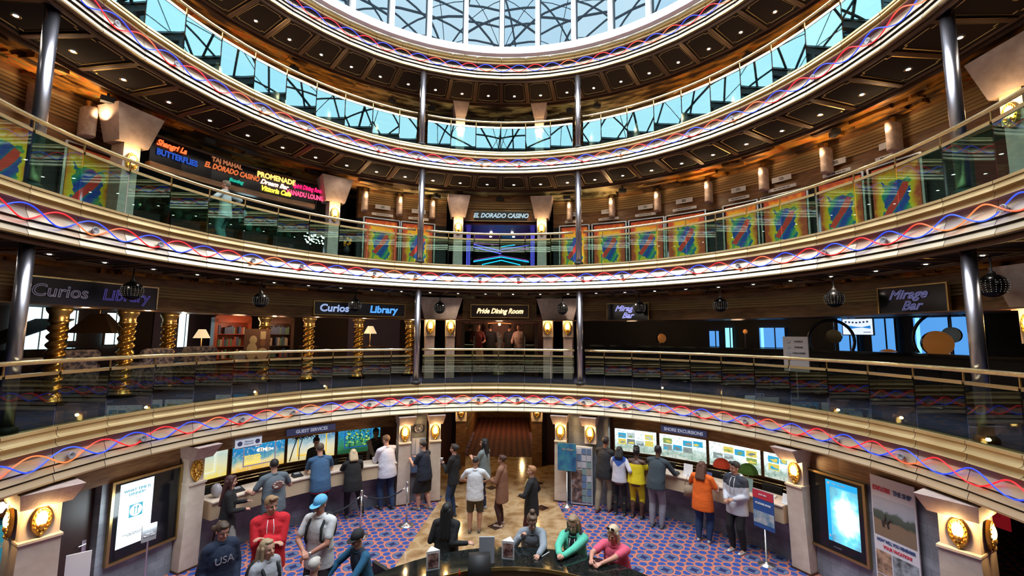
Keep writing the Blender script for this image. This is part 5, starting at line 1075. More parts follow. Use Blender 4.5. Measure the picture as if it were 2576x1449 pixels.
for i, a in enumerate((-60, -50, -38.5, -33.5, 30, 37, 46, 57)):
    t = thing('computer_monitor', 'black computer monitor on the work desk behind the %s counter, %s from its left end' % (('guest' if a < 0 else 'excursions'), ORD[i % 4]), 'monitor', pol(a, 6.72, .9), -R(a + 180), 'desk monitors')
    mb = MB(); mb.box(-.2, -.02, .05, .2, .02, .27); mb.build('screen', mt['blackm'], t); mb = MB(); mb.box(-.1, -.06, 0, .1, .06, .012); mb.box(-.02, -.01, 0, .02, .01, .07); mb.build('foot', mt['grey'], t)
for i, (a, w, h, m, lab) in enumerate(((43.2, .20, .26, mt['wht'], 'upright white price list on the excursions counter beside the man in grey'), (45.6, .13, .17, lc[1], 'dark framed card left of the orange shirt on the counter'), (47.4, .14, .18, mt['navy_sign'], 'navy framed card nearer the orange shirt'),
                                       (52.6, .16, .22, M('blue_card', (.06, .12, .5), .5), 'blue edged card right of the orange shirt'), (55.0, .22, .26, lc[3], 'glossy brochure box left of the grey jacket'), (62.0, .13, .17, mt['wht'], 'small white card by the right pillar'))):
    t = thing('counter_card', lab, 'counter card', on_ledge(a, 6.14), -R(a), 'cards on the excursions counter')
    mb = MB(); mb.add([(-w / 2, 0, 0), (w / 2, 0, 0), (w / 2, .05, h), (-w / 2, .05, h), (-w / 2, .012, 0), (w / 2, .012, 0), (w / 2, .062, h), (-w / 2, .062, h)], [(0, 1, 2, 3), (7, 6, 5, 4), (0, 4, 5, 1), (2, 6, 7, 3), (0, 3, 7, 4), (1, 5, 6, 2)]); mb.build('card', m, t)
    mb = MB(); mb.box(-w / 2, -.02, 0, w / 2, .07, .012); mb.build('holder', mt['wht'], t)
for i, (a, lab) in enumerate(((30.5, 'by the blue hooded girl'), (36.5, 'between the yellow outfit and the grey shirt'), (54.3, 'before the brochure box'), (58.6, 'at the right end of the counter'))):
    t = thing('paper_stack', 'stack of white papers on the excursions counter ' + lab, 'papers', on_ledge(a, 6.25), -R(a) + .2, 'paper stacks'); mb = MB(); mb.box(-.12, -.08, 0, .12, .08, .035); mb.build('sheets', mt['wht'], t)
for a, c, lab, s, nm in ((47.5, (.62, .06, .02), 'small red domed parasol behind the orange shirted woman', .20, 'red'), (52.3, (.05, .16, .02), 'small green domed parasol behind the excursions counter', .21, 'green')):
    t = thing('small_parasol', lab, 'parasol', pol(a, 6.85, .9), 0, 'domed parasols'); mb = MB(); P = []
    for i in range(6): f = pi / 2 * i / 5; P.append((max(s * cos(f), .003), .36 + s * .95 * sin(f)))
    mb.lathe(P, 8); mb.build('canopy', M(nm + '_canopy', c, .7), t); mb = MB(); mb.lathe([(.1, 0), (.1, .01), (.01, .02), (.01, .5)], 10); mb.build('stick', mt['silver'], t)
t = thing('plastic_bag', 'crumpled clear plastic bag on the left end of the guest counter', 'bag', on_ledge(-61.3, 6.2)); mb = MB(); mb.smooth = True; rnd = random.Random(2); mb.ell((0, 0, .13), (.10, .07, .13), n=12, m=8); mb.v = [v + Vector((rnd.uniform(-.012, .012), rnd.uniform(-.012, .012), rnd.uniform(-.008, .012) if v.z > .02 else 0)) for v in mb.v]; mb.build('bag', M('bag_grey', (.40, .38, .42), .3), t)

# ------------------------------------------------------------------ round bar in the foreground
BX, BY = .25, -1.4
t = thing('round_bar', 'black polished round bar counter in the foreground', 'bar counter', (BX, BY, 0)); mb = MB(); mb.smooth = False
def bring(mb, r0, r1, z0, z1): mb.lathe([(r0, z0), (r1, z0), (r1, z1), (r0, z1), (r0, z0)], 72, cap=False)
mb = MB(); bring(mb, 1.85, 2.42, 1.07, 1.12); mb.build('top', M('black_granite', (.008, .009, .009), .06, mix=(40, [(.45, (.005, .006, .006)), (.7, (.02, .025, .024))])), t)
mb = MB(); bring(mb, 2.02, 2.12, 0, 1.07); mb.build('front', mt['woodd'], t); mb = MB(); bring(mb, 1.30, 1.84, .86, .90); mb.build('inner_worktop', M('worktop', (.03, .028, .026), .25), t)
mb = MB(); bring(mb, 1.835, 1.85, 1.08, 1.125); mb.build('inner_edge', mt['brassd'], t)
mb = MB(); mb.smooth = True; mb.tube([(2.30 * cos(2 * pi * k / 60), 2.30 * sin(2 * pi * k / 60), .22) for k in range(60)], .025, 8, True); mb.build('foot_rail', mt['brass'], t)
def bar(a, r, z=1.12): return Vector((BX + r * sin(R(a)), BY + r * cos(R(a)), z))
for a, lab in ((-24.5, 'left of the black till screen'), (9.5, 'right of the till screen')):
    t = thing('menu_block', 'triangular menu block on the round bar, ' + lab, 'menu', bar(-31 if a < 0 else -1.6, 2.1), R(20 if a < 0 else -12), 'triangular menus')
    mb = MB(); P = [(-.09, -.05), (.09, -.05), (0, .10)]; mb.add([(x, y, 0) for x, y in P] + [(x, y, .24) for x, y in P], [(0, 2, 1), (3, 4, 5), (0, 1, 4, 3), (1, 2, 5, 4), (2, 0, 3, 5)]); mb.build('block', mt['wht'], t)
    mb = MB(); mb.box(-.07, -.054, .03, .07, -.051, .21); mb.build('picture', M('menu_red', (.30, .10, .08), .5, mix=(12, [(.4, (.10, .04, .04)), (.6, (.6, .35, .3))])), t)
t = thing('till_screen', 'black till terminal seen from behind at the inner edge of the bar', 'till', bar(-15, 1.68, .90), R(6)); mb = MB(); mb.smooth = True; mb.frus(-.16, -.10, .16, .10, .12, -.14, -.02, .14, .12, .46); mb.build('housing', mt['blackm'], t); mb = MB(); mb.box(-.12, -.08, 0, .12, .1, .03); mb.box(-.04, -.02, 0, .04, .04, .14); mb.build('base', mt['grey'], t)
t = thing('till_screen', 'light grey back panel standing beyond the black till', 'screen', bar(-10.7, 1.93), R(2)); mb = MB(); mb.box(-.105, 0, .02, .105, .02, .36); mb.build('panel', M('pale_panel', (.42, .44, .50), .5), t); mb = MB(); mb.box(-.06, -.05, 0, .06, .05, .02); mb.build('base', mt['grey'], t)
gl_ = GL('clear_glass', (.86, .88, .88), .08)
for i, (dx, dy) in enumerate(((-.72, .02), (-.62, .08), (-.52, .02), (-.60, -.06), (-.84, -.02), (-.78, -.10))):
    o = MB(); o.smooth = True; o.lathe([(.028, 0), (.036, .11), (.033, .11), (.026, .008)], 18, cap=False)
    o.lathe([(.001, .002), (.027, .004)], 18, cap=False); g = o.build('drinking_glass', gl_); g.location = (BX - .27 + dx, BY + 1.58 + dy * .8 - abs(dx) * .12, .90); tag(g, 'upturned clear drinking glass on the bartender worktop', 'glass', 'glasses on the worktop')
for i, (dx, c, h, lab) in enumerate(((-.33, (.02, .02, .03), .26, 'dark bottle with a red spout on the worktop'), (-.21, (.45, .01, .02), .2, 'red syrup bottle on the worktop'), (-.10, (.55, .25, .02), .2, 'amber bottle beside the red bottle'), (.02, (.5, .5, .5), .14, 'small pale shaker by the till'))):
    t = thing('bottle', lab, 'bottle', (BX - .36 + dx, BY + 1.56, .90), 0, 'worktop bottles'); mb = MB(); mb.smooth = True; mb.lathe([(.03, 0), (.033, .02), (.033, h * .55), (.014, h * .75), (.012, h)], 16); mb.build('body', M('bottle_%d' % i, c, .15), t)
    mb = MB(); mb.smooth = True; mb.lathe([(.014, h), (.014, h + .02), (.005, h + .05), (.004, h + .07)], 10); mb.build('spout', M('spout_%d' % i, (.7, .05, .02) if i < 2 else (.5, .3, .1), .4), t)
t = thing('napkin_holder', 'small white napkin pile right of the till', 'napkins', (BX + .12, BY + 1.66, .90)); mb = MB(); mb.box(-.05, -.05, 0, .05, .05, .06); mb.build('napkins', mt['wht'], t); mb = MB(); mb.box(-.09, -.09, -.0, .09, .09, .008); mb.build('tray', mt['blackm'], t)
# ------------------------------------------------------------------ people
PEND = []
def pend(mb, name, mats, parent, vox, sm=3, cuts=(), fac=.5, rule=None):
    o = mb.build(name, mats, parent, True)
    m = o.modifiers.new('fuse', 'REMESH'); m.mode = 'VOXEL'; m.voxel_size = vox; m.use_smooth_shade = True
    if sm: s = o.modifiers.new('soft', 'SMOOTH'); s.factor = fac; s.iterations = sm
    PEND.append((o, cuts, rule)); return o
def settle():
    bpy.context.view_layer.update(); dg = bpy.context.evaluated_depsgraph_get(); out = []
    for o, cuts, rule in PEND: out.append(bpy.data.meshes.new_from_object(o.evaluated_get(dg)))
    for (o, cuts, rule), me in zip(PEND, out):
        mats = list(o.data.materials); o.modifiers.clear()
        if cuts:
            bm = bmesh.new(); bm.from_mesh(me)
            for co, no, lim in cuts:
                geom = bm.verts[:] + bm.edges[:] + bm.faces[:]
                if lim: 
                    vs = {v for v in bm.verts if lim(v.co)}; geom = list(vs) + [e for e in bm.edges if e.verts[0] in vs and e.verts[1] in vs] + [f for f in bm.faces if all(v in vs for v in f.verts)]
                if geom: bmesh.ops.bisect_plane(bm, geom=geom, plane_co=co, plane_no=no, clear_outer=True)
            bm.to_mesh(me); bm.free()
        me.materials.clear()
        for m in mats: me.materials.append(m)
        if rule:
            me.materials.append(rule[0])
            for p in me.polygons: p.material_index = 1 if rule[1](p.center) else 0
        me.polygons.foreach_set('use_smooth', [True] * len(me.polygons)); old = o.data; o.data = me; bpy.data.meshes.remove(old)
_mc = {}
def cloth(c, rough=.85, b=(22, .45, .012), name='cloth'):
    k = (c, name)
    if k not in _mc: _mc[k] = M(name, c, rough, bump=b)
    return _mc[k]
def skinm(c):
    if ('s', c) not in _mc: _mc[('s', c)] = M('skin', c, .5, bump=(30, .08, .004))
    return _mc[('s', c)]
LIGHT, TAN, BROWN, DEEP = (.58, .31, .22), (.44, .22, .14), (.20, .09, .05), (.09, .04, .025)
def ik(a, b, l1, l2, hint):
    d = b - a; L = min(d.length, (l1 + l2) * .998); u = d.normalized(); x = (l1 * l1 - l2 * l2 + L * L) / (2 * L); h = math.sqrt(max(l1 * l1 - x * x, 0))
    p = hint - u * hint.dot(u); p = p.normalized() if p.length > 1e-6 else Vector((0, 0, -1)); return a + u * x + p * h, a + u * L
def hand(mb, w, f, n, s, side, curl=.5):    # wrist, direction, palm normal
    f = f.normalized(); n = (n - f * n.dot(f)).normalized(); b = f.cross(n); r = .0088 * s
    for t in (-1, 0, 1): mb.cap(w + b * t * .013 * s, w + f * .075 * s + b * t * .026 * s, .016 * s, .012 * s, 8)
    for i, L in enumerate((.066, .074, .070, .054)):
        o = (i - 1.5) * .0205 * s; p0 = w + f * .078 * s + b * o * side; c = curl * (1 + .1 * i)
        d1 = (f * cos(c) + n * sin(c)); p1 = p0 + d1 * L * .5 * s; d2 = (f * cos(c * 2.0) + n * sin(c * 2.0)); p2 = p1 + d2 * L * .45 * s
        mb.cap(p0, p1, r, r * .95, 6); mb.cap(p1, p2, r * .95, r * .8, 6)
    tb = w + f * .025 * s - b * .024 * s * side; tk = tb + (f * .7 - b * .75 * side + n * .3).normalized() * .038 * s; tt = tk + (f * .95 - b * .15 * side + n * .5).normalized() * .030 * s
    mb.cap(tb, tk, r * 1.25, r * 1.1, 6); mb.cap(tk, tt, r * 1.1, r * .85, 6)
def person(label, x, y, face, H=1.68, b=1.0, fem=False, lean=(0, .03), hz=None, hands=None, feet=None, look=(0, 0), skin=LIGHT, top=((.3, .3, .3), 'long', .46), bot=('pants', (.03, .04, .08)), shoe=(.05, .05, .05), hair=('short', (.08, .05, .03)), z=0, vox=.0095, curl=.5, elbow=None, hood=None, extras=(), hy=0, puff=0, group=None, palm=None, yoke=None):
    t = thing('person', label, 'person', (x, y, z), -R(face), group); s = H / 1.7; V = Vector
    hip = V((0, hy, hz if hz else .53 * H)); d = V((lean[0], lean[1], 1)).normalized(); side = V((1, 0, 0)); side = (side - d * side.dot(d)).normalized(); fw = d.cross(side) * -1
    if fw.y < 0: fw = -fw
    nb = hip + d * .29 * H; hd = (d * .45 + V((0, 0, 1)) * .55).normalized(); hc = nb + hd * .105 * H + V((0, .015, 0)); yw, pt = look
    hm = Matrix.Rotation(-R(yw), 3, 'Z') @ Matrix.Rotation(-R(pt), 3, 'X')
    sw = (.094 if fem else .105) * H * (.5 + .5 * b); S = [nb - d * .022 * H - side * sw, nb - d * .022 * H + side * sw]
    hw = .046 * H * b; HJ = [hip - side * hw - V((0, 0, .01)), hip + side * hw - V((0, 0, .01))]
    ft = feet or [(-.10, 0), (.10, .03)]; A = [V((p[0], p[1], (p[2] if len(p) > 2 else .045 * H))) for p in ft]
    K = []; A2 = []
    for i in (0, 1): k, a = ik(HJ[i], A[i], .247 * H, .245 * H, V(((-1, 1)[i] * .15, 1, 0))); K.append(k); A2.append(a)
    hn = [V(p) for p in (hands or [(-.22, .08, .80 * s), (.22, .08, .80 * s)])]; E = []; W = []
    for i in (0, 1):
        hint = V(elbow[i]) if elbow else V(((-1, 1)[i] * .5, -.6, -.7)); e, w = ik(S[i], hn[i], .168 * H, .148 * H, hint); E.append(e); W.append(w)
    G = .97 + .0 * b
    def torso(mb, g, drop=None):
        q = .4 + .6 * b; ws = (.076 if fem else .084) + (.010 if g else 0); prof = [(-.03, .094, .068, b), (.02, .093, .068, b), (.06, ws + .006, .062, b), (.10, ws, .060, b), (.15, .5 * ws + .044, .062, b), (.195, .088 if fem else .096, .064, q), (.235, .086 if fem else .096, .058, q), (.262, .070, .048, q), (.282, .045, .036, q)]
        rings = []
        if drop is None: rings += [(hip - V((0, 0, .075 * H)), .060, .050, b), (hip - V((0, 0, .055 * H)), .084, .062, b)]
        else: rings += [(hip - V((0, 0, drop)), .102, .074, b), (hip - V((0, 0, drop * .5)), .100, .073, b)]
        rings += [(hip + d * (h * H) + (fw * .006 if h > .14 else V((0, 0, 0))), rx, ry, bb) for h, rx, ry, bb in prof if h > -.02]
        n = 24; vs = []; fs = []
        for c, rx, ry, bb in rings:
            low = c.z <= hip.z + .001; sx_, fy_ = (V((1, 0, 0)), V((0, 1, 0))) if low else (side, fw)
            for k in range(n): a_ = 2 * pi * k / n; vs.append(c + sx_ * cos(a_) * (rx * H * bb + g) + fy_ * sin(a_) * (ry * H * bb + g))
        for i_ in range(len(rings) - 1):
            for k in range(n): fs.append((i_ * n + k, i_ * n + (k + 1) % n, (i_ + 1) * n + (k + 1) % n, (i_ + 1) * n + k))
        fs += [tuple(range(n))[::-1], tuple((len(rings) - 1) * n + k for k in range(n))]; mb.add(vs, fs)
        if fem:
            for q in (-1, 1): mb.ell(hip + d * .190 * H + side * q * .040 * H + fw * .046 * H * b, (.032 * H + g * .5, .030 * H + g * .5, .034 * H))
        mb.cap(S[0] + side * .02 * H, S[1] - side * .02 * H, .034 * H + g, .034 * H + g, 12)
        for q in (0, 1): mb.cap(nb + d * .004, S[q] * .75 + nb * .25, .028 * H + g, .030 * H + g, 10)
    # body
    mb = MB(); mb.smooth = True; torso(mb, 0); mb.cap(nb - d * .02 * H, hc - hd * .02 * H, .034 * H, .030 * H, 12)
    hx = lambda u, v, w_: hc + hm @ V((u * H, v * H, w_ * H)); rot = hm
    mb.ell(hc + hm @ V((0, -.004 * H, .012 * H)), (.0435 * H, .054 * H, .052 * H), rot); mb.ell(hx(0, .012, -.022), (.034 * H, .038 * H, .038 * H), rot)
    mb.ell(hx(0, .036, -.048), (.014 * H, .013 * H, .010 * H), rot, 8, 6)
    mb.cap(hx(0, .048, .002), hx(0, .060, -.018), .0055 * H, .0085 * H, 8)
    for q in (-1, 1): mb.ell(hx(q * .044, -.004, -.006), (.006 * H, .011 * H, .018 * H), rot, 8, 6); mb.ell(hx(q * .020, .040, -.020), (.013 * H, .010 * H, .012 * H), rot, 8, 6)
    for i in (0, 1):
        mb.cap(HJ[i], K[i], .047 * H * b, .034 * H * (.5 + .5 * b), 12); mb.cap(K[i], K[i] * .55 + A2[i] * .45 - V((0, .012, 0)), .034 * H * (.5 + .5 * b), .035 * H * (.5 + .5 * b), 12); mb.cap(K[i] * .55 + A2[i] * .45 - V((0, .008, 0)), A2[i], .034 * H * (.5 + .5 * b), .021 * H, 10)
        mb.cap(A2[i] - V((0, .02, .020 * s)), A2[i] + V((0, .13 * s, -.035 * s)), .027 * s, .022 * s, 8)
        mb.cap(S[i], E[i], .031 * H * (.5 + .5 * b), .024 * H, 12); mb.cap(E[i], W[i], .024 * H, .0155 * H, 10)
        fd = (W[i] - E[i]).normalized(); pn = V(palm[i]) if palm else V(((1, -1)[i] * .5, .3, -.8)); hand(mb, W[i], fd, pn, s * (.92 if fem else 1.04), (1, -1)[i], curl)
    sk = skinm(skin); pend(mb, 'body', sk, t, vox, 2, (), .35)
    # face
    mb = MB(); mb.smooth = True
    for q in (-1, 1): mb.ell(hx(q * .0185, .0475, .002), (.0075 * H, .004 * H, .0036 * H), rot, 8, 5)
    mb.build('eyes', M('eye_dark', (.02, .015, .012), .3) if 'eye' not in _mc else _mc['eye'], t)
    mb = MB(); mb.smooth = True
    for q in (-1, 1): mb.cap(hx(q * .010, .0515, .013), hx(q * .028, .0445, .013), .0028 * H, .002 * H, 6)
    hcol = hair[1]; hmt = cloth(hcol, .6, (60, .5, .01), 'hair'); mb.build('eyebrows', hmt, t)
    mb = MB(); mb.smooth = True; mb.cap(hx(-.011, .049, -.034), hx(.011, .049, -.034), .0035 * H, .0035 * H, 6); mb.build('lips', cloth(tuple(c * k for c, k in zip(skin, (.85, .55, .55))), .5, (30, .05), 'lips'), t)
    # hair
    st = hair[0]; mb = MB(); mb.smooth = True
    if st != 'none':
        k = {'buzz': .048, 'short': .051}.get(st, .053)
        mb.ell(hx(0, -.014, .019), (k * H * .94, k * H * 1.08, k * H * 1.02), rot)
        if st != 'buzz': mb.ell(hx(0, .014, .052), (.034 * H, .030 * H, .018 * H), rot)
        if st == 'quiff':
            for q in range(5): mb.ell(hx(-.02 + .01 * q, .034, .062 + .006 * (q % 2)), (.016 * H, .022 * H, .014 * H), rot, 8, 6)
        if st in ('long', 'bob', 'pony', 'wavy'):
            lo = {'long': .24, 'wavy': .14, 'bob': .08, 'pony': .0}[st]
            for q in (-1, 0, 1): mb.cap(hx(q * .028, -.038, .0), hx(q * .036, -.050, -lo) - V((0, .012, 0)), .030 * H, (.020 if lo > .2 else .028) * H, 8)
            if st != 'pony':
                for q in (-1, 1): mb.cap(hx(q * .043, .004, .01), hx(q * .048, .004 if st != 'long' else .012, -max(lo * .8, .05)), .016 * H, .012 * H, 8)
        if st == 'pony': mb.ell(hx(0, -.066, .03), (.016 * H,) * 3, rot, 8, 6); mb.cap(hx(0, -.072, .03), hx(.0, -.100, -.06), .017 * H, .012 * H, 8); mb.cap(hx(.0, -.100, -.06), hx(.0, -.085, -.16), .014 * H, .008 * H, 8)
        if st == 'bun': mb.ell(hx(0, -.024, .086), (.027 * H, .027 * H, .024 * H), rot, 10, 7)
        if st == 'updo':
            rr = random.Random(1)
            for _ in range(26): mb.ell(hx(rr.uniform(-.04, .04), rr.uniform(-.05, .03), rr.uniform(.03, .09)), (.018 * H,) * 3, rot, 7, 5)
        if st == 'knot': mb.ell(hx(0, -.062, .028), (.026 * H,) * 3, rot, 9, 6)
        if st == 'drape': 
            for q in (-1, 1): mb.cap(hx(q * .043, .004, .01), hx(q * .046, .014, -.08), .016 * H, .015 * H, 8)
            mb.cap(hx(.046, .014, -.08), hx(.050, .05, -.24) , .018 * H, .014 * H, 8); mb.cap(hx(0, -.04, 0), hx(0, -.05, -.10), .034 * H, .026 * H, 8)
        pend(mb, 'hair', hmt, t, vox * .9, 1, ())
    # trousers, skirt or shorts
    kind, bc = bot; bm_ = cloth(bc, .85, (14, .5, .015)); mb = MB(); mb.smooth = True; g = .010
    mb.ell(hip + V((0, -.004, -.01)), (.090 * H * b, .066 * H * b, .066 * H)); cuts = []; g = .006
    if kind == 'skirt':
        kz = .30 * H; kn = (K[0] + K[1]) / 2
        for i in (0, 1): mb.cap(HJ[i], K[i] - V((0, 0, .04)), .058 * H * b + g, .060 * H * b, 12)
        mb.cap(hip, V((kn.x, kn.y - .01, kn.z - .03)), .07 * H * b, .07 * H * b, 12)
    else:
        tight = kind == 'leggings'; e = .004 if tight else .014
        for i in (0, 1):
            mb.cap(HJ[i], K[i], .053 * H * b + e * .3, .035 * H * (.5 + .5 * b) + e + (.012 if kind == 'shorts' else 0), 12)
            if kind == 'shorts': mb.cap(K[i], K[i] + (A2[i] - K[i]) * .16, .045 * H, .046 * H, 12)
            elif kind == 'capri': mb.cap(K[i], K[i] + (A2[i] - K[i]) * .5, .036 * H + e, .034 * H, 12)
            else: m_ = K[i] * .55 + A2[i] * .45 - V((0, .010, 0)); mb.cap(K[i], m_, .035 * H * (.5 + .5 * b) + e, .034 * H * (.5 + .5 * b) + e, 12); mb.cap(m_, A2[i] + V((0, 0, .01)), .033 * H * (.5 + .5 * b) + e, .023 * H + e, 12)
    if kind in ('shorts', 'skirt'): zc = min(K[0].z, K[1].z) - .035; cuts.append((V((0, 0, zc)), V((0, 0, -1)), None))
    if kind == 'pants': cuts.append((V((0, 0, .045)), V((0, 0, -1)), None))
    pend(mb, 'skirt' if kind == 'skirt' else 'shorts' if kind == 'shorts' else 'trousers', bm_, t, .012, 3, cuts)
    # top
    tc, sl, hem = top; tm = cloth(tc, .85, (15, .6, .016)); g = .016 + puff; drop = max(.02, .53 * H - hem * H); mb = MB(); mb.smooth = True; torso(mb, g, drop)
    for i in (0, 1):
        if sl == 'none': continue
        f_ = {'short': .68, 'long': 1, 'off': .55}[sl]; mb.cap(S[i], S[i] + (E[i] - S[i]) * f_, .031 * H * (.5 + .5 * b) + g * .45, (.026 if sl == 'long' else .030) * H + g * .5, 12)
        if sl == 'long': mb.cap(E[i], E[i] + (W[i] - E[i]) * .93, .025 * H + g * .5, .018 * H + g * .5, 12)
    cuts = []
    if sl == 'off': cuts.append((nb - d * .045 * H, V((0, 0, 1)), None))
    pend(mb, 'top', tm, t, .012, 4, cuts, .5, (cloth(yoke[0], .85), (lambda f, a=nb, dd=d, ss=side, ww=fw, HH=H: lambda co: f((co - a).dot(ss) / HH, (co - a).dot(ww) / HH, (co - a).dot(dd) / HH))(yoke[1])) if yoke else None)
    if sl in ('short',) or sl == 'long':
        mb = MB(); mb.smooth = True; pts = [nb + d * .012 * H + side * (.046 * H) * cos(2 * pi * k / 16) + fw * (.046 * H) * sin(2 * pi * k / 16) for k in range(16)]; mb.tube(pts, .007, 6, True); mb.build('collar', tm, t)
    if hood:
        mb = MB(); mb.smooth = True
        for k in range(9): a = pi * k / 8; mb.ell(nb + d * .015 * H + side * .062 * H * cos(a) - fw * .055 * H * sin(a), (.026 * H, .026 * H, .022 * H), None, 8, 6)
        pend(mb, 'hood', cloth(hood, .9), t, .012, 2)
    # shoes
    for i in (0, 1):
        mb = MB(); mb.smooth = True; a = A2[i]; mb.cap(a + V((0, -.035, -.048 * s)), a + V((0, .155 * s, -.052 * s)), .036 * s, .031 * s, 12); mb.cap(a + V((0, -.02, -.02)), a + V((0, .07 * s, -.04 * s)), .034 * s, .026 * s, 10)
        pend(mb, 'shoe', cloth(shoe, .6, (20, .1), 'shoe'), t, .011, 2, [(V((0, 0, a.z - .075 * s)), V((0, 0, -1)), None)])
    # extras
    for e in extras:
        if e[0] == 'cap':
            mb = MB(); mb.smooth = True; mb.ell(hx(0, -.008, .028), (.053 * H, .062 * H, .052 * H), rot); o = pend(mb, 'cap_crown', cloth(e[1], .8), t, .009, 1, [(hx(0, 0, .018), hm @ V((0, -.15, -1)), None)])
            mb = MB(); mb.T = Matrix.Translation(hx(0, .048, .022)) @ hm.to_4x4(); mb.lathe([(.046 * H, -.004), (.046 * H, .004)], 20); mb.T = None; mb.build('cap_brim', cloth(e[1], .8), t)
        elif e[0] == 'straps':
            for q in (-1, 1):
                mb = MB(); mb.smooth = True; mb.tube([nb - fw * .09 * H + side * q * .055 * H - d * .04 * H, nb + side * q * .062 * H + d * .025 * H, nb + fw * .072 * H * b + side * q * .066 * H - d * .05 * H, nb + fw * .085 * H * b + side * q * .072 * H - d * .14 * H, nb + fw * .03 * H + side * q * .10 * H - d * .22 * H], .020, 8); mb.build('strap', cloth((.01, .012, .015)), t)
            mb = MB(); mb.smooth = True; mb.ell(hip + d * .17 * H - fw * .105 * H, (.085 * H, .05 * H, .12 * H)); mb.build('backpack', cloth((.01, .012, .015)), t)
        elif e[0] == 'glasses':
            mb = MB()
            for q in (-1, 1): mb.tube([hx(q * .0185 + .013 * cos(2 * pi * k / 12), .053, .001 + .010 * sin(2 * pi * k / 12)) for k in range(12)], .0022, 5, True); mb.tube([hx(q * .031, .052, .003), hx(q * .045, 0, .003)], .0022, 5)
            mb.tube([hx(-.006, .054, .003), hx(.006, .054, .003)], .0022, 5); mb.build('glasses', mt['blackm'], t)
        elif e[0] == 'sunglasses_up':
            mb = MB(); mb.smooth = True
            for q in (-1, 1): mb.ell(hx(q * .022, .030, .068), (.019 * H, .010 * H, .014 * H), rot, 10, 6)
            mb.build('sunglasses', mt['black'], t)
        elif e[0] == 'laces':
            for q in (-1, 1): mb = MB(); mb.smooth = True; mb.tube([nb + side * q * .02 * H + fw * .05 * H, nb + side * q * .026 * H + fw * .083 * H - d * .05 * H, nb + side * q * .022 * H + fw * .092 * H - d * .17 * H], .005, 6); mb.build('drawstring', mt['wht'], t)
        elif e[0] == 'patch':     # coloured yoke or inset on the top: (colour, front/back, height, size)
            mb = MB(); mb.smooth = True; c = hip + d * e[3] * H + fw * e[2] * .052 * H * b; mb.ell(c, (e[4][0] * H, .032 * H + .012 * abs(e[2]), e[4][1] * H)); mb.build('panel', cloth(e[1], .85), t)
        elif e[0] == 'text':
            c = hip + d * e[3] * H + fw * (.064 * H * b + .022 + puff); text('print', e[1], e[2], cloth(e[4], .8), t, tuple(c), (R(90), 0, R(180)) if True else None)
        elif e[0] == 'watch': mb = MB(); mb.smooth = True; w_ = W[e[1]]; f_ = (W[e[1]] - E[e[1]]).normalized(); mb.cap(w_ - f_ * .03, w_ - f_ * .012, .020 * H * .95, .020 * H * .95, 12); mb.build('watch', mt['silver'], t)
        elif e[0] == 'hem': mb = MB(); mb.smooth = True; mb.ell(hip - V((0, 0, drop + .012)), (.098 * H * b + g, .071 * H * b + g, .035)); mb.build('under_shirt_hem', cloth(e[1]), t)
        elif e[0] == 'knit': mb = MB(); mb.smooth = True; mb.tube([nb + fw * .05 * H, hip + d * .2 * H + fw * (.07 * H * b + .01), hip + d * .1 * H + fw * (.066 * H * b + .014)], [.02, .028, .03], 8); mb.build('scarf', cloth(e[1]), t)
    t['_w'] = 0; del t['_w']
    return t, dict(W=W, E=E, hc=hc, nb=nb, hip=hip, H=H)
def world(t, p): return Matrix.Translation(t.location) @ Matrix.Rotation(t.rotation_euler.z, 4, 'Z') @ Vector(p)
BLK = (.010, .010, .012); JEAN = (.02, .045, .11)
def H2(l, r): return [l, r]
# guest services side
person('woman with long dark red hair and black jacket at the left counter end', -4.98, 2.62, 62, 1.62, 1.08, True, (0, .02), hands=H2((-.16, .30, 1.06), (.10, .28, 1.0)), top=(BLK, 'long', .40), bot=('pants', (.25, .24, .22)), hair=('long', (.05, .012, .012)), look=(0, 8))
t, i_ = person('man in a grey T-shirt with a printed back leaning on the guest counter', -4.45, 3.22, -50, 1.74, 1.22, False, (.02, .16), hands=H2((-.34, .38, 1.12), (.34, .40, 1.14)), top=((.11, .14, .165), 'short', .44), bot=('pants', (.02, .022, .03)), hair=('short', (.015, .012, .012)), look=(15, 22), skin=LIGHT)
mb = MB(); mb.smooth = True; rnd = random.Random(6); mb.ell((0, -.155, 1.28), (.12, .018, .085)); mb.build('back_print', cloth((.22, .10, .09)), t)
mb = MB(); mb.smooth = True; [mb.ell((.085 * cos(a / 5 * pi), -.172, 1.29 + .055 * sin(a / 5 * pi)), (.022, .008, .016), n=8, m=5) for a in range(6)]; mb.ell((-.045, -.172, 1.25), (.045, .008, .022)); mb.build('print_lettering', cloth((.50, .45, .38)), t)
person('man in a denim blue shirt over a red one bending over the guest counter', -3.98, 4.28, -42, 1.80, 1.15, False, (.04, .33), hands=H2((-.12, .58, 1.14), (.30, .55, 1.14)), top=((.04, .10, .20), 'short', .44), bot=('pants', (.015, .025, .05)), hair=('short', (.10, .07, .05)), look=(25, 25), extras=(('hem', (.55, .02, .03)),))
person('short haired blonde woman all in black at the guest counter', -3.42, 4.72, -32, 1.56, 1.28, True, (0, .16), hands=H2((-.16, .40, 1.12), (.14, .40, 1.12)), feet=[(-.08, .16), (.26, .08)], top=(BLK, 'short', .42), bot=('leggings', BLK), hair=('bob', (.55, .42, .26)), look=(0, 15))
person('tall man in a white shirt and jeans at the right end of the guest counter', -2.80, 5.34, -50, 1.76, 1.30, False, (0, .14), hands=H2((-.12, .42, 1.15), (.12, .44, 1.14)), top=((.62, .60, .68), 'long', .44), bot=('pants', JEAN), hair=('short', (.20, .11, .06)), look=(-8, 22), feet=[(-.10, .1), (.12, -.08)])
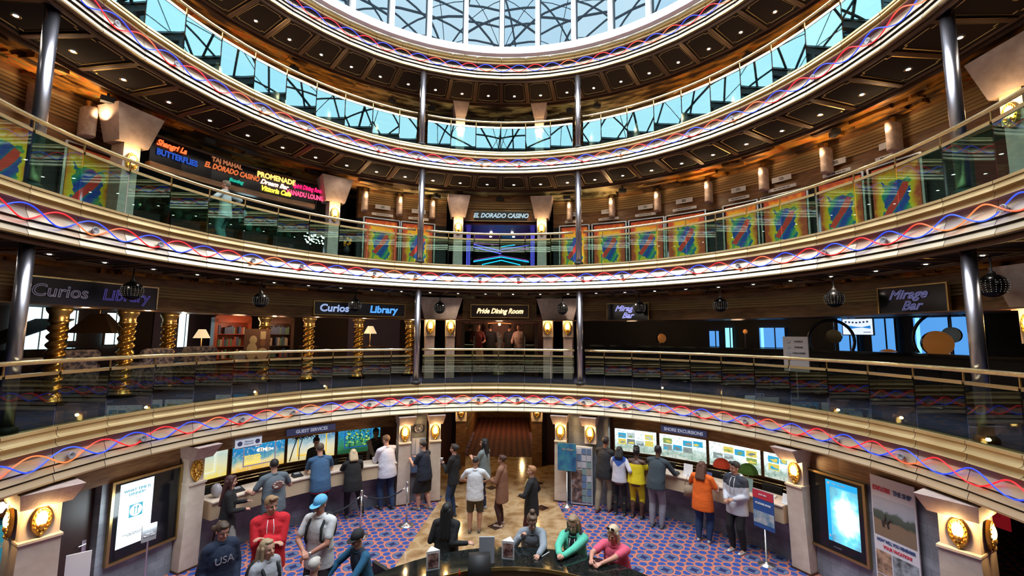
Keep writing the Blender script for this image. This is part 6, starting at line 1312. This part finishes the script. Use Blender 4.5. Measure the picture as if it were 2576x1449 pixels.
person('staff woman with a high bun behind the guest counter', -4.75, 5.72, 142, 1.62, .95, True, (0, .08), hands=H2((-.14, .34, .98), (.14, .34, .98)), top=(BLK, 'long', .42), bot=('pants', BLK), hair=('bun', (.02, .012, .01)), look=(0, 25))
person('staff man in a dark vest leaning over the desk behind the guest counter', -3.50, 6.42, 128, 1.74, 1.0, False, (.05, .24), hands=H2((-.15, .5, 1.0), (.18, .5, 1.0)), top=((.22, .17, .13), 'long', .46), bot=('pants', BLK), hair=('short', (.012, .01, .01)), look=(10, 20), skin=BROWN, yoke=(BLK, lambda x, y, z: abs(x) < .085))
person('person in a black T-shirt and long black shorts by the acrylic notice holder', -1.90, 5.36, -62, 1.62, 1.30, True, (0, .08), hands=H2((-.10, .36, 1.14), (.10, .36, 1.16)), top=((.012, .016, .03), 'short', .44), bot=('skirt', BLK), hair=('short', (.015, .01, .01)), look=(0, 28), shoe=(.25, .22, .2), feet=[(-.10, .08), (.10, -.1)])
# queue in the middle
t, _ = person('woman with dark wavy hair in a black top and jeans holding a cup', -1.12, 4.86, -66, 1.68, .95, True, (0, -.02), hands=H2((-.06, .26, 1.20), (.10, .20, 1.04)), top=(BLK, 'long', .46), bot=('leggings', JEAN), hair=('knot', (.03, .018, .014)), look=(0, 0), curl=.9)
mb = MB(); mb.smooth = True; mb.lathe([(.03, 0), (.038, .10), (.04, .105)], 16); o = mb.build('paper_cup', mt['wht']); o.location = world(t, (-.05, .31, 1.22)); tag(o, 'white paper cup held by the woman in the black top', 'cup')
person('woman with very long black hair in a grey T-shirt and dark jeans', -.44, 5.34, -62, 1.70, 1.12, True, (0, 0), hands=H2((-.10, .30, 1.22), (.04, .30, 1.20)), top=((.17, .20, .20), 'short', .46), bot=('leggings', (.02, .025, .06)), hair=('long', (.008, .008, .009)), look=(-10, 0), extras=(('glasses',),), shoe=(.35, .35, .36))
person('man in a white T-shirt and olive cargo shorts seen from behind', -.56, 4.10, 2, 1.58, 1.12, False, (0, .02), hands=H2((-.17, .26, .98), (.17, .26, .98)), top=((.66, .67, .70), 'short', .44), bot=('shorts', (.07, .055, .04)), hair=('buzz', (.02, .014, .012)), look=(0, 25), skin=TAN, shoe=(.12, .09, .07), elbow=((-1, -.4, -.2), (1, -.4, -.2)))
person('woman in a brown cardigan and dark leggings, hair pinned up, standing on the marble', .02, 4.46, -70, 1.54, 1.05, True, (0, 0), hands=H2((-.10, .28, .98), (.12, .24, .96)), top=((.24, .11, .065), 'long', .34), bot=('leggings', (.05, .015, .015)), hair=('knot', (.06, .02, .012)), look=(0, 5), skin=TAN, shoe=(.45, .33, .27), puff=.008)
t, _ = person('ginger haired woman in a black jacket with a hand in her pocket near the bar', .64, 3.52, -74, 1.58, 1.15, True, (0, -.02), hands=H2((-.12, .22, 1.0), (.20, .04, .86)), top=(BLK, 'long', .38), bot=('leggings', (.06, .012, .012)), hair=('short', (.38, .17, .07)), look=(0, 0), elbow=((-1, -.4, -.2), (1, -1.0, -.1)), extras=(('knit', (.35, .27, .12)),))
# at the bar
person('woman with long black hair and a black top, back turned, leaning at the bar', -.80, 1.50, 8, 1.60, 1.22, True, (0, -.02), hz=.82, hands=H2((-.22, .16, .95), (.36, -.06, 1.0)), elbow=((-.3, -.3, -1), (.5, -.3, -1)), top=(BLK, 'long', .40), bot=('pants', BLK), hair=('long', (.006, .006, .007)), vox=.0085, look=(0, 5))
t, _ = person('woman with a high bun in a grey hoodie leaning on the bar with a pen', .56, 1.42, 184, 1.64, 1.02, True, (0, .52), hz=.84, hands=H2((-.10, .70, 1.15), (.17, .36, 1.24)), top=((.25, .28, .32), 'long', .44), bot=('pants', (.03, .05, .12)), hair=('bun', (.14, .08, .05)), look=(-15, 22), vox=.0075, elbow=((-1, .2, -.7), (.8, .7, -1)), puff=.012, curl=.9, extras=(('glasses',),))
mb = MB(); mb.smooth = True; mb.cap((-.0, 0, 0), (.10, .02, .05), .006, .006, 8); o = mb.build('pen', mt['wht']); o.location = world(t, (-.15, .76, 1.16)); tag(o, 'white pen in the hand of the woman in the grey hoodie', 'pen')
t, _ = person('woman with glasses in a mint green hoodie with folded hands on the bar', 1.22, 1.22, 204, 1.68, 1.05, True, (0, .30), hz=.80, hands=H2((.02, .66, 1.165), (.07, .64, 1.185)), top=((.10, .52, .36), 'long', .44), bot=('pants', BLK), hair=('wavy', (.30, .20, .12)), look=(0, 18), vox=.0075, elbow=((-1, .1, -.6), (1, .1, -.6)), puff=.01, curl=1.0, hood=(.012, .02, .022), extras=(('glasses',), ('laces',)), yoke=((.012, .02, .022), lambda x, y, z: abs(x) < .036 and 0 < y < .085))
person('woman with long blonde hair in a pink T-shirt, sunglasses on her head, at the bar', 1.80, .95, 217, 1.60, 1.28, True, (0, .32), hz=.80, hands=H2((.0, .62, 1.16), (.14, .60, 1.17)), top=((.70, .10, .17), 'short', .44), bot=('pants', (.3, .28, .25)), hair=('drape', (.62, .48, .32)), look=(5, 20), vox=.0075, elbow=((-1, .1, -.5), (1, .1, -.5)), extras=(('sunglasses_up',),), skin=(.58, .27, .19), curl=.7)
# left foreground
person('young man with curly light hair in a red hoodie, arms crossed', -3.40, 1.10, 150, 1.80, 1.12, False, (0, 0), hands=H2((.07, .20, 1.26), (-.04, .26, 1.20)), top=((.55, .01, .02), 'long', .42), bot=('pants', BLK), hair=('quiff', (.30, .18, .09)), look=(-25, 8), vox=.008, elbow=((-.4, .2, -1), (.4, .2, -1)), hood=(.03, .02, .025), puff=.016, extras=(('laces',),))
t, _ = person('man in a light blue cap and white T-shirt with black backpack straps', -2.66, 1.16, 192, 1.80, 1.12, False, (0, .04), hands=H2((-.02, .30, 1.06), (.06, .30, 1.10)), top=((.62, .62, .62), 'short', .43), bot=('pants', (.03, .025, .025)), hair=('buzz', (.25, .2, .17)), look=(12, 18), vox=.008, elbow=((-1, -.2, -.5), (1, -.2, -.5)), skin=(.48, .22, .15), extras=(('cap', (.12, .42, .68)), ('straps',), ('watch', 0)), curl=.6, puff=.006)
person('woman with a long brown ponytail in a navy hoodie printed USA', -3.76, .52, 128, 1.66, 1.10, True, (0, .02), hands=H2((-.18, .12, .85), (.18, .12, .85)), top=((.008, .018, .045), 'long', .40), bot=('pants', BLK), hair=('pony', (.06, .035, .022)), look=(-8, 22), vox=.008, puff=.014, extras=(('text', 'USA', .13, .19, (.30, .28, .33)),))
person('woman with wavy blonde hair in a grey jacket at the bottom edge', -2.92, .10, 112, 1.62, 1.02, True, (0, .02), hands=H2((-.06, .22, 1.10), (.12, .22, 1.12)), top=((.30, .31, .34), 'long', .44), bot=('pants', JEAN), hair=('wavy', (.36, .26, .15)), look=(0, 0), vox=.008, puff=.012, extras=(('straps',),))
person('grey haired person whose head just shows at the bottom edge', -2.30, .02, 15, 1.50, 1.05, True, (0, .12), hz=.70, top=((.3, .28, .3), 'long', .44), bot=('pants', (.05, .05, .07)), hair=('short', (.50, .46, .42)), look=(0, 12), vox=.009)
t, _ = person('man in a dark cap and blue sleeved top sitting low, arms reaching forward', -1.98, 1.20, 222, 1.72, 1.08, False, (0, .22), hz=.52, hands=H2((-.16, .52, .66), (.30, .46, .62)), feet=[(-.14, .42), (.16, .40)], top=((.012, .09, .18), 'long', .46), bot=('pants', BLK), hair=('buzz', (.03, .02, .02)), look=(0, 20), vox=.008, skin=TAN, elbow=((-1, -.1, -.2), (1, -.1, -.2)), extras=(('cap', (.012, .012, .015)),), yoke=((.008, .016, .035), lambda x, y, z: abs(x) < .085))
s_ = thing('lounge_chair', 'low dark lounge chair under the man in the dark cap', 'chair', (-1.95, 1.24, 0), -R(222)); mb = MB(); mb.box(-.27, -.25, .34, .27, .25, .42); mb.build('seat', mt['blackm'], s_); mb = MB(); mb.box(-.27, -.30, .42, .27, -.24, .62); mb.build('backrest', mt['blackm'], s_)
for a in (-1, 1):
    for c in (-1, 1): mb = MB(); mb.lathe([(.018, 0), (.018, .34)], 10, (a * .23, c * .21, 0)); mb.build('leg', mt['silver'], s_)
# excursions side
person('man in a black jacket and khaki trousers at the left end of the excursions counter', 2.47, 5.32, 36, 1.76, 1.05, False, (.04, .18), hands=H2((-.1, .46, 1.14), (.2, .46, 1.14)), top=((.014, .013, .015), 'long', .45), bot=('pants', (.26, .21, .14)), hair=('short', (.02, .012, .01)), look=(10, 12), skin=BROWN, feet=[(-.10, -.16), (.12, .05)], shoe=(.10, .03, .03))
person('girl in a white hoodie with a blue hood and black leggings', 2.80, 5.08, 26, 1.58, 1.02, True, (0, .10), hands=H2((-.15, .34, 1.08), (.24, .10, .98)), top=((.52, .50, .56), 'long', .49), bot=('leggings', BLK), hair=('bob', (.01, .008, .008)), look=(0, 12), hood=(.02, .07, .30), skin=BROWN, puff=.008, yoke=((.02, .07, .30), lambda x, y, z: z > -.11 + abs(x) * .9 and abs(x) < .10))
person('woman with a curly updo in a yellow off shoulder outfit', 3.16, 4.92, 33, 1.60, 1.12, True, (0, .10), hands=H2((-.20, .34, 1.10), (.22, .34, 1.10)), top=((.72, .55, .01), 'off', .50), bot=('capri', (.66, .50, .01)), hair=('updo', (.008, .006, .006)), look=(0, 15), skin=DEEP, puff=.018)
person('man in a dark grey shirt and grey track trousers leaning on the counter', 3.46, 4.42, 36, 1.78, 1.08, False, (.02, .30), hands=H2((-.14, .58, 1.14), (.34, .52, 1.12)), top=((.035, .05, .06), 'long', .47), bot=('pants', (.24, .23, .27)), hair=('buzz', (.008, .006, .006)), look=(0, 20), skin=DEEP, shoe=(.09, .10, .11))
t, _ = person('woman with brown hair in an orange T-shirt and jeans carrying a bag', 4.22, 3.76, 44, 1.62, 1.26, True, (0, .04), hands=H2((-.24, .34, 1.14), (.2, .3, 1.1)), top=((.78, .13, .01), 'short', .40), bot=('pants', (.018, .045, .12)), hair=('wavy', (.10, .04, .022)), look=(0, 12), shoe=(.45, .4, .4))
mb = MB(); mb.smooth = True; mb.frus(-.13, -.05, .13, .05, 0, -.10, -.04, .10, .04, .22); o = mb.build('shoulder_bag', cloth((.28, .20, .13))); o.matrix_world = Matrix.Translation(world(t, (-.27, .02, .84))) @ Matrix.Rotation(R(-20), 4, 'Z'); tag(o, 'tan shoulder bag hanging at the side of the woman in orange', 'bag')
mb = MB(); mb.tube([(-.10, 0, .21), (-.03, .0, .44), (.10, 0, .21)], .008, 6); mb.build('strap', cloth((.15, .09, .05)), o)
mb = MB(); mb.box(-.1, -.07, 0, .1, .07, .003); q = mb.build('leaflet', mt['wht']); q.location = world(t, (-.20, .42, 1.15)); q.rotation_euler = (.3, .1, .5); tag(q, 'white open leaflet held by the woman in orange', 'leaflet')
t, _ = person('young man in a white jacket with dark shoulders, black trousers and white trainers', 4.74, 3.36, -122, 1.74, 1.06, False, (0, .02), hands=H2((-.08, .24, 1.06), (.08, .24, 1.02)), top=((.52, .53, .58), 'long', .42), bot=('pants', BLK), hair=('quiff', (.012, .01, .01)), look=(20, 8), skin=TAN, shoe=(.60, .60, .58), puff=.014, hood=(.6, .6, .64), extras=(('laces',),), curl=1.0, yoke=((.03, .035, .05), lambda x, y, z: z > -.10 + abs(x) * .15))
# upstairs
person('person in a pale jacket with painted glass tint leaning at the third level railing', -6.10, 3.62, -100, 1.52, 1.0, True, (0, .04), top=((.42, .52, .50), 'long', .44), bot=('pants', (.05, .16, .14)), hair=('short', (.25, .2, .15)), z=6.07, hands=H2((-.2, .24, 1.0), (.32, .0, 1.0)), elbow=((-1, -.6, -.2), (1, -1, -.2)), vox=.011)  # tint of the glass in front is put into jacket and trousers
for x, y, f, lab, tc, hs in ((-.92, 9.0, 170, 'woman in a dark red top and cream skirt at the dining room doors', ((.14, .02, .02), 'short', .5), 'short'), (.46, 9.2, 200, 'waiter in a pale shirt holding a tray in the dining room', ((.45, .33, .28), 'long', .5), 'short'),
                        (-1.22, 9.35, 20, 'dark figure at the left of the dining room doors', (BLK, 'long', .45), 'bun'), (-.52, 9.4, -20, 'dark figure left of the pale statue', (BLK, 'long', .45), 'short'), (.12, 9.4, 30, 'dark figure right of the pale statue', (BLK, 'long', .45), 'short')):
    person(lab, x, y, f, 1.62, 1.0, True, top=tc, bot=('skirt', (.5, .42, .30)) if 'cream' in lab else ('pants', BLK), hair=(hs, (.02, .015, .012)), z=2.97, vox=.012, skin=TAN, hands=H2((-.15, .28, 1.0), (.15, .28, 1.0)))
settle()
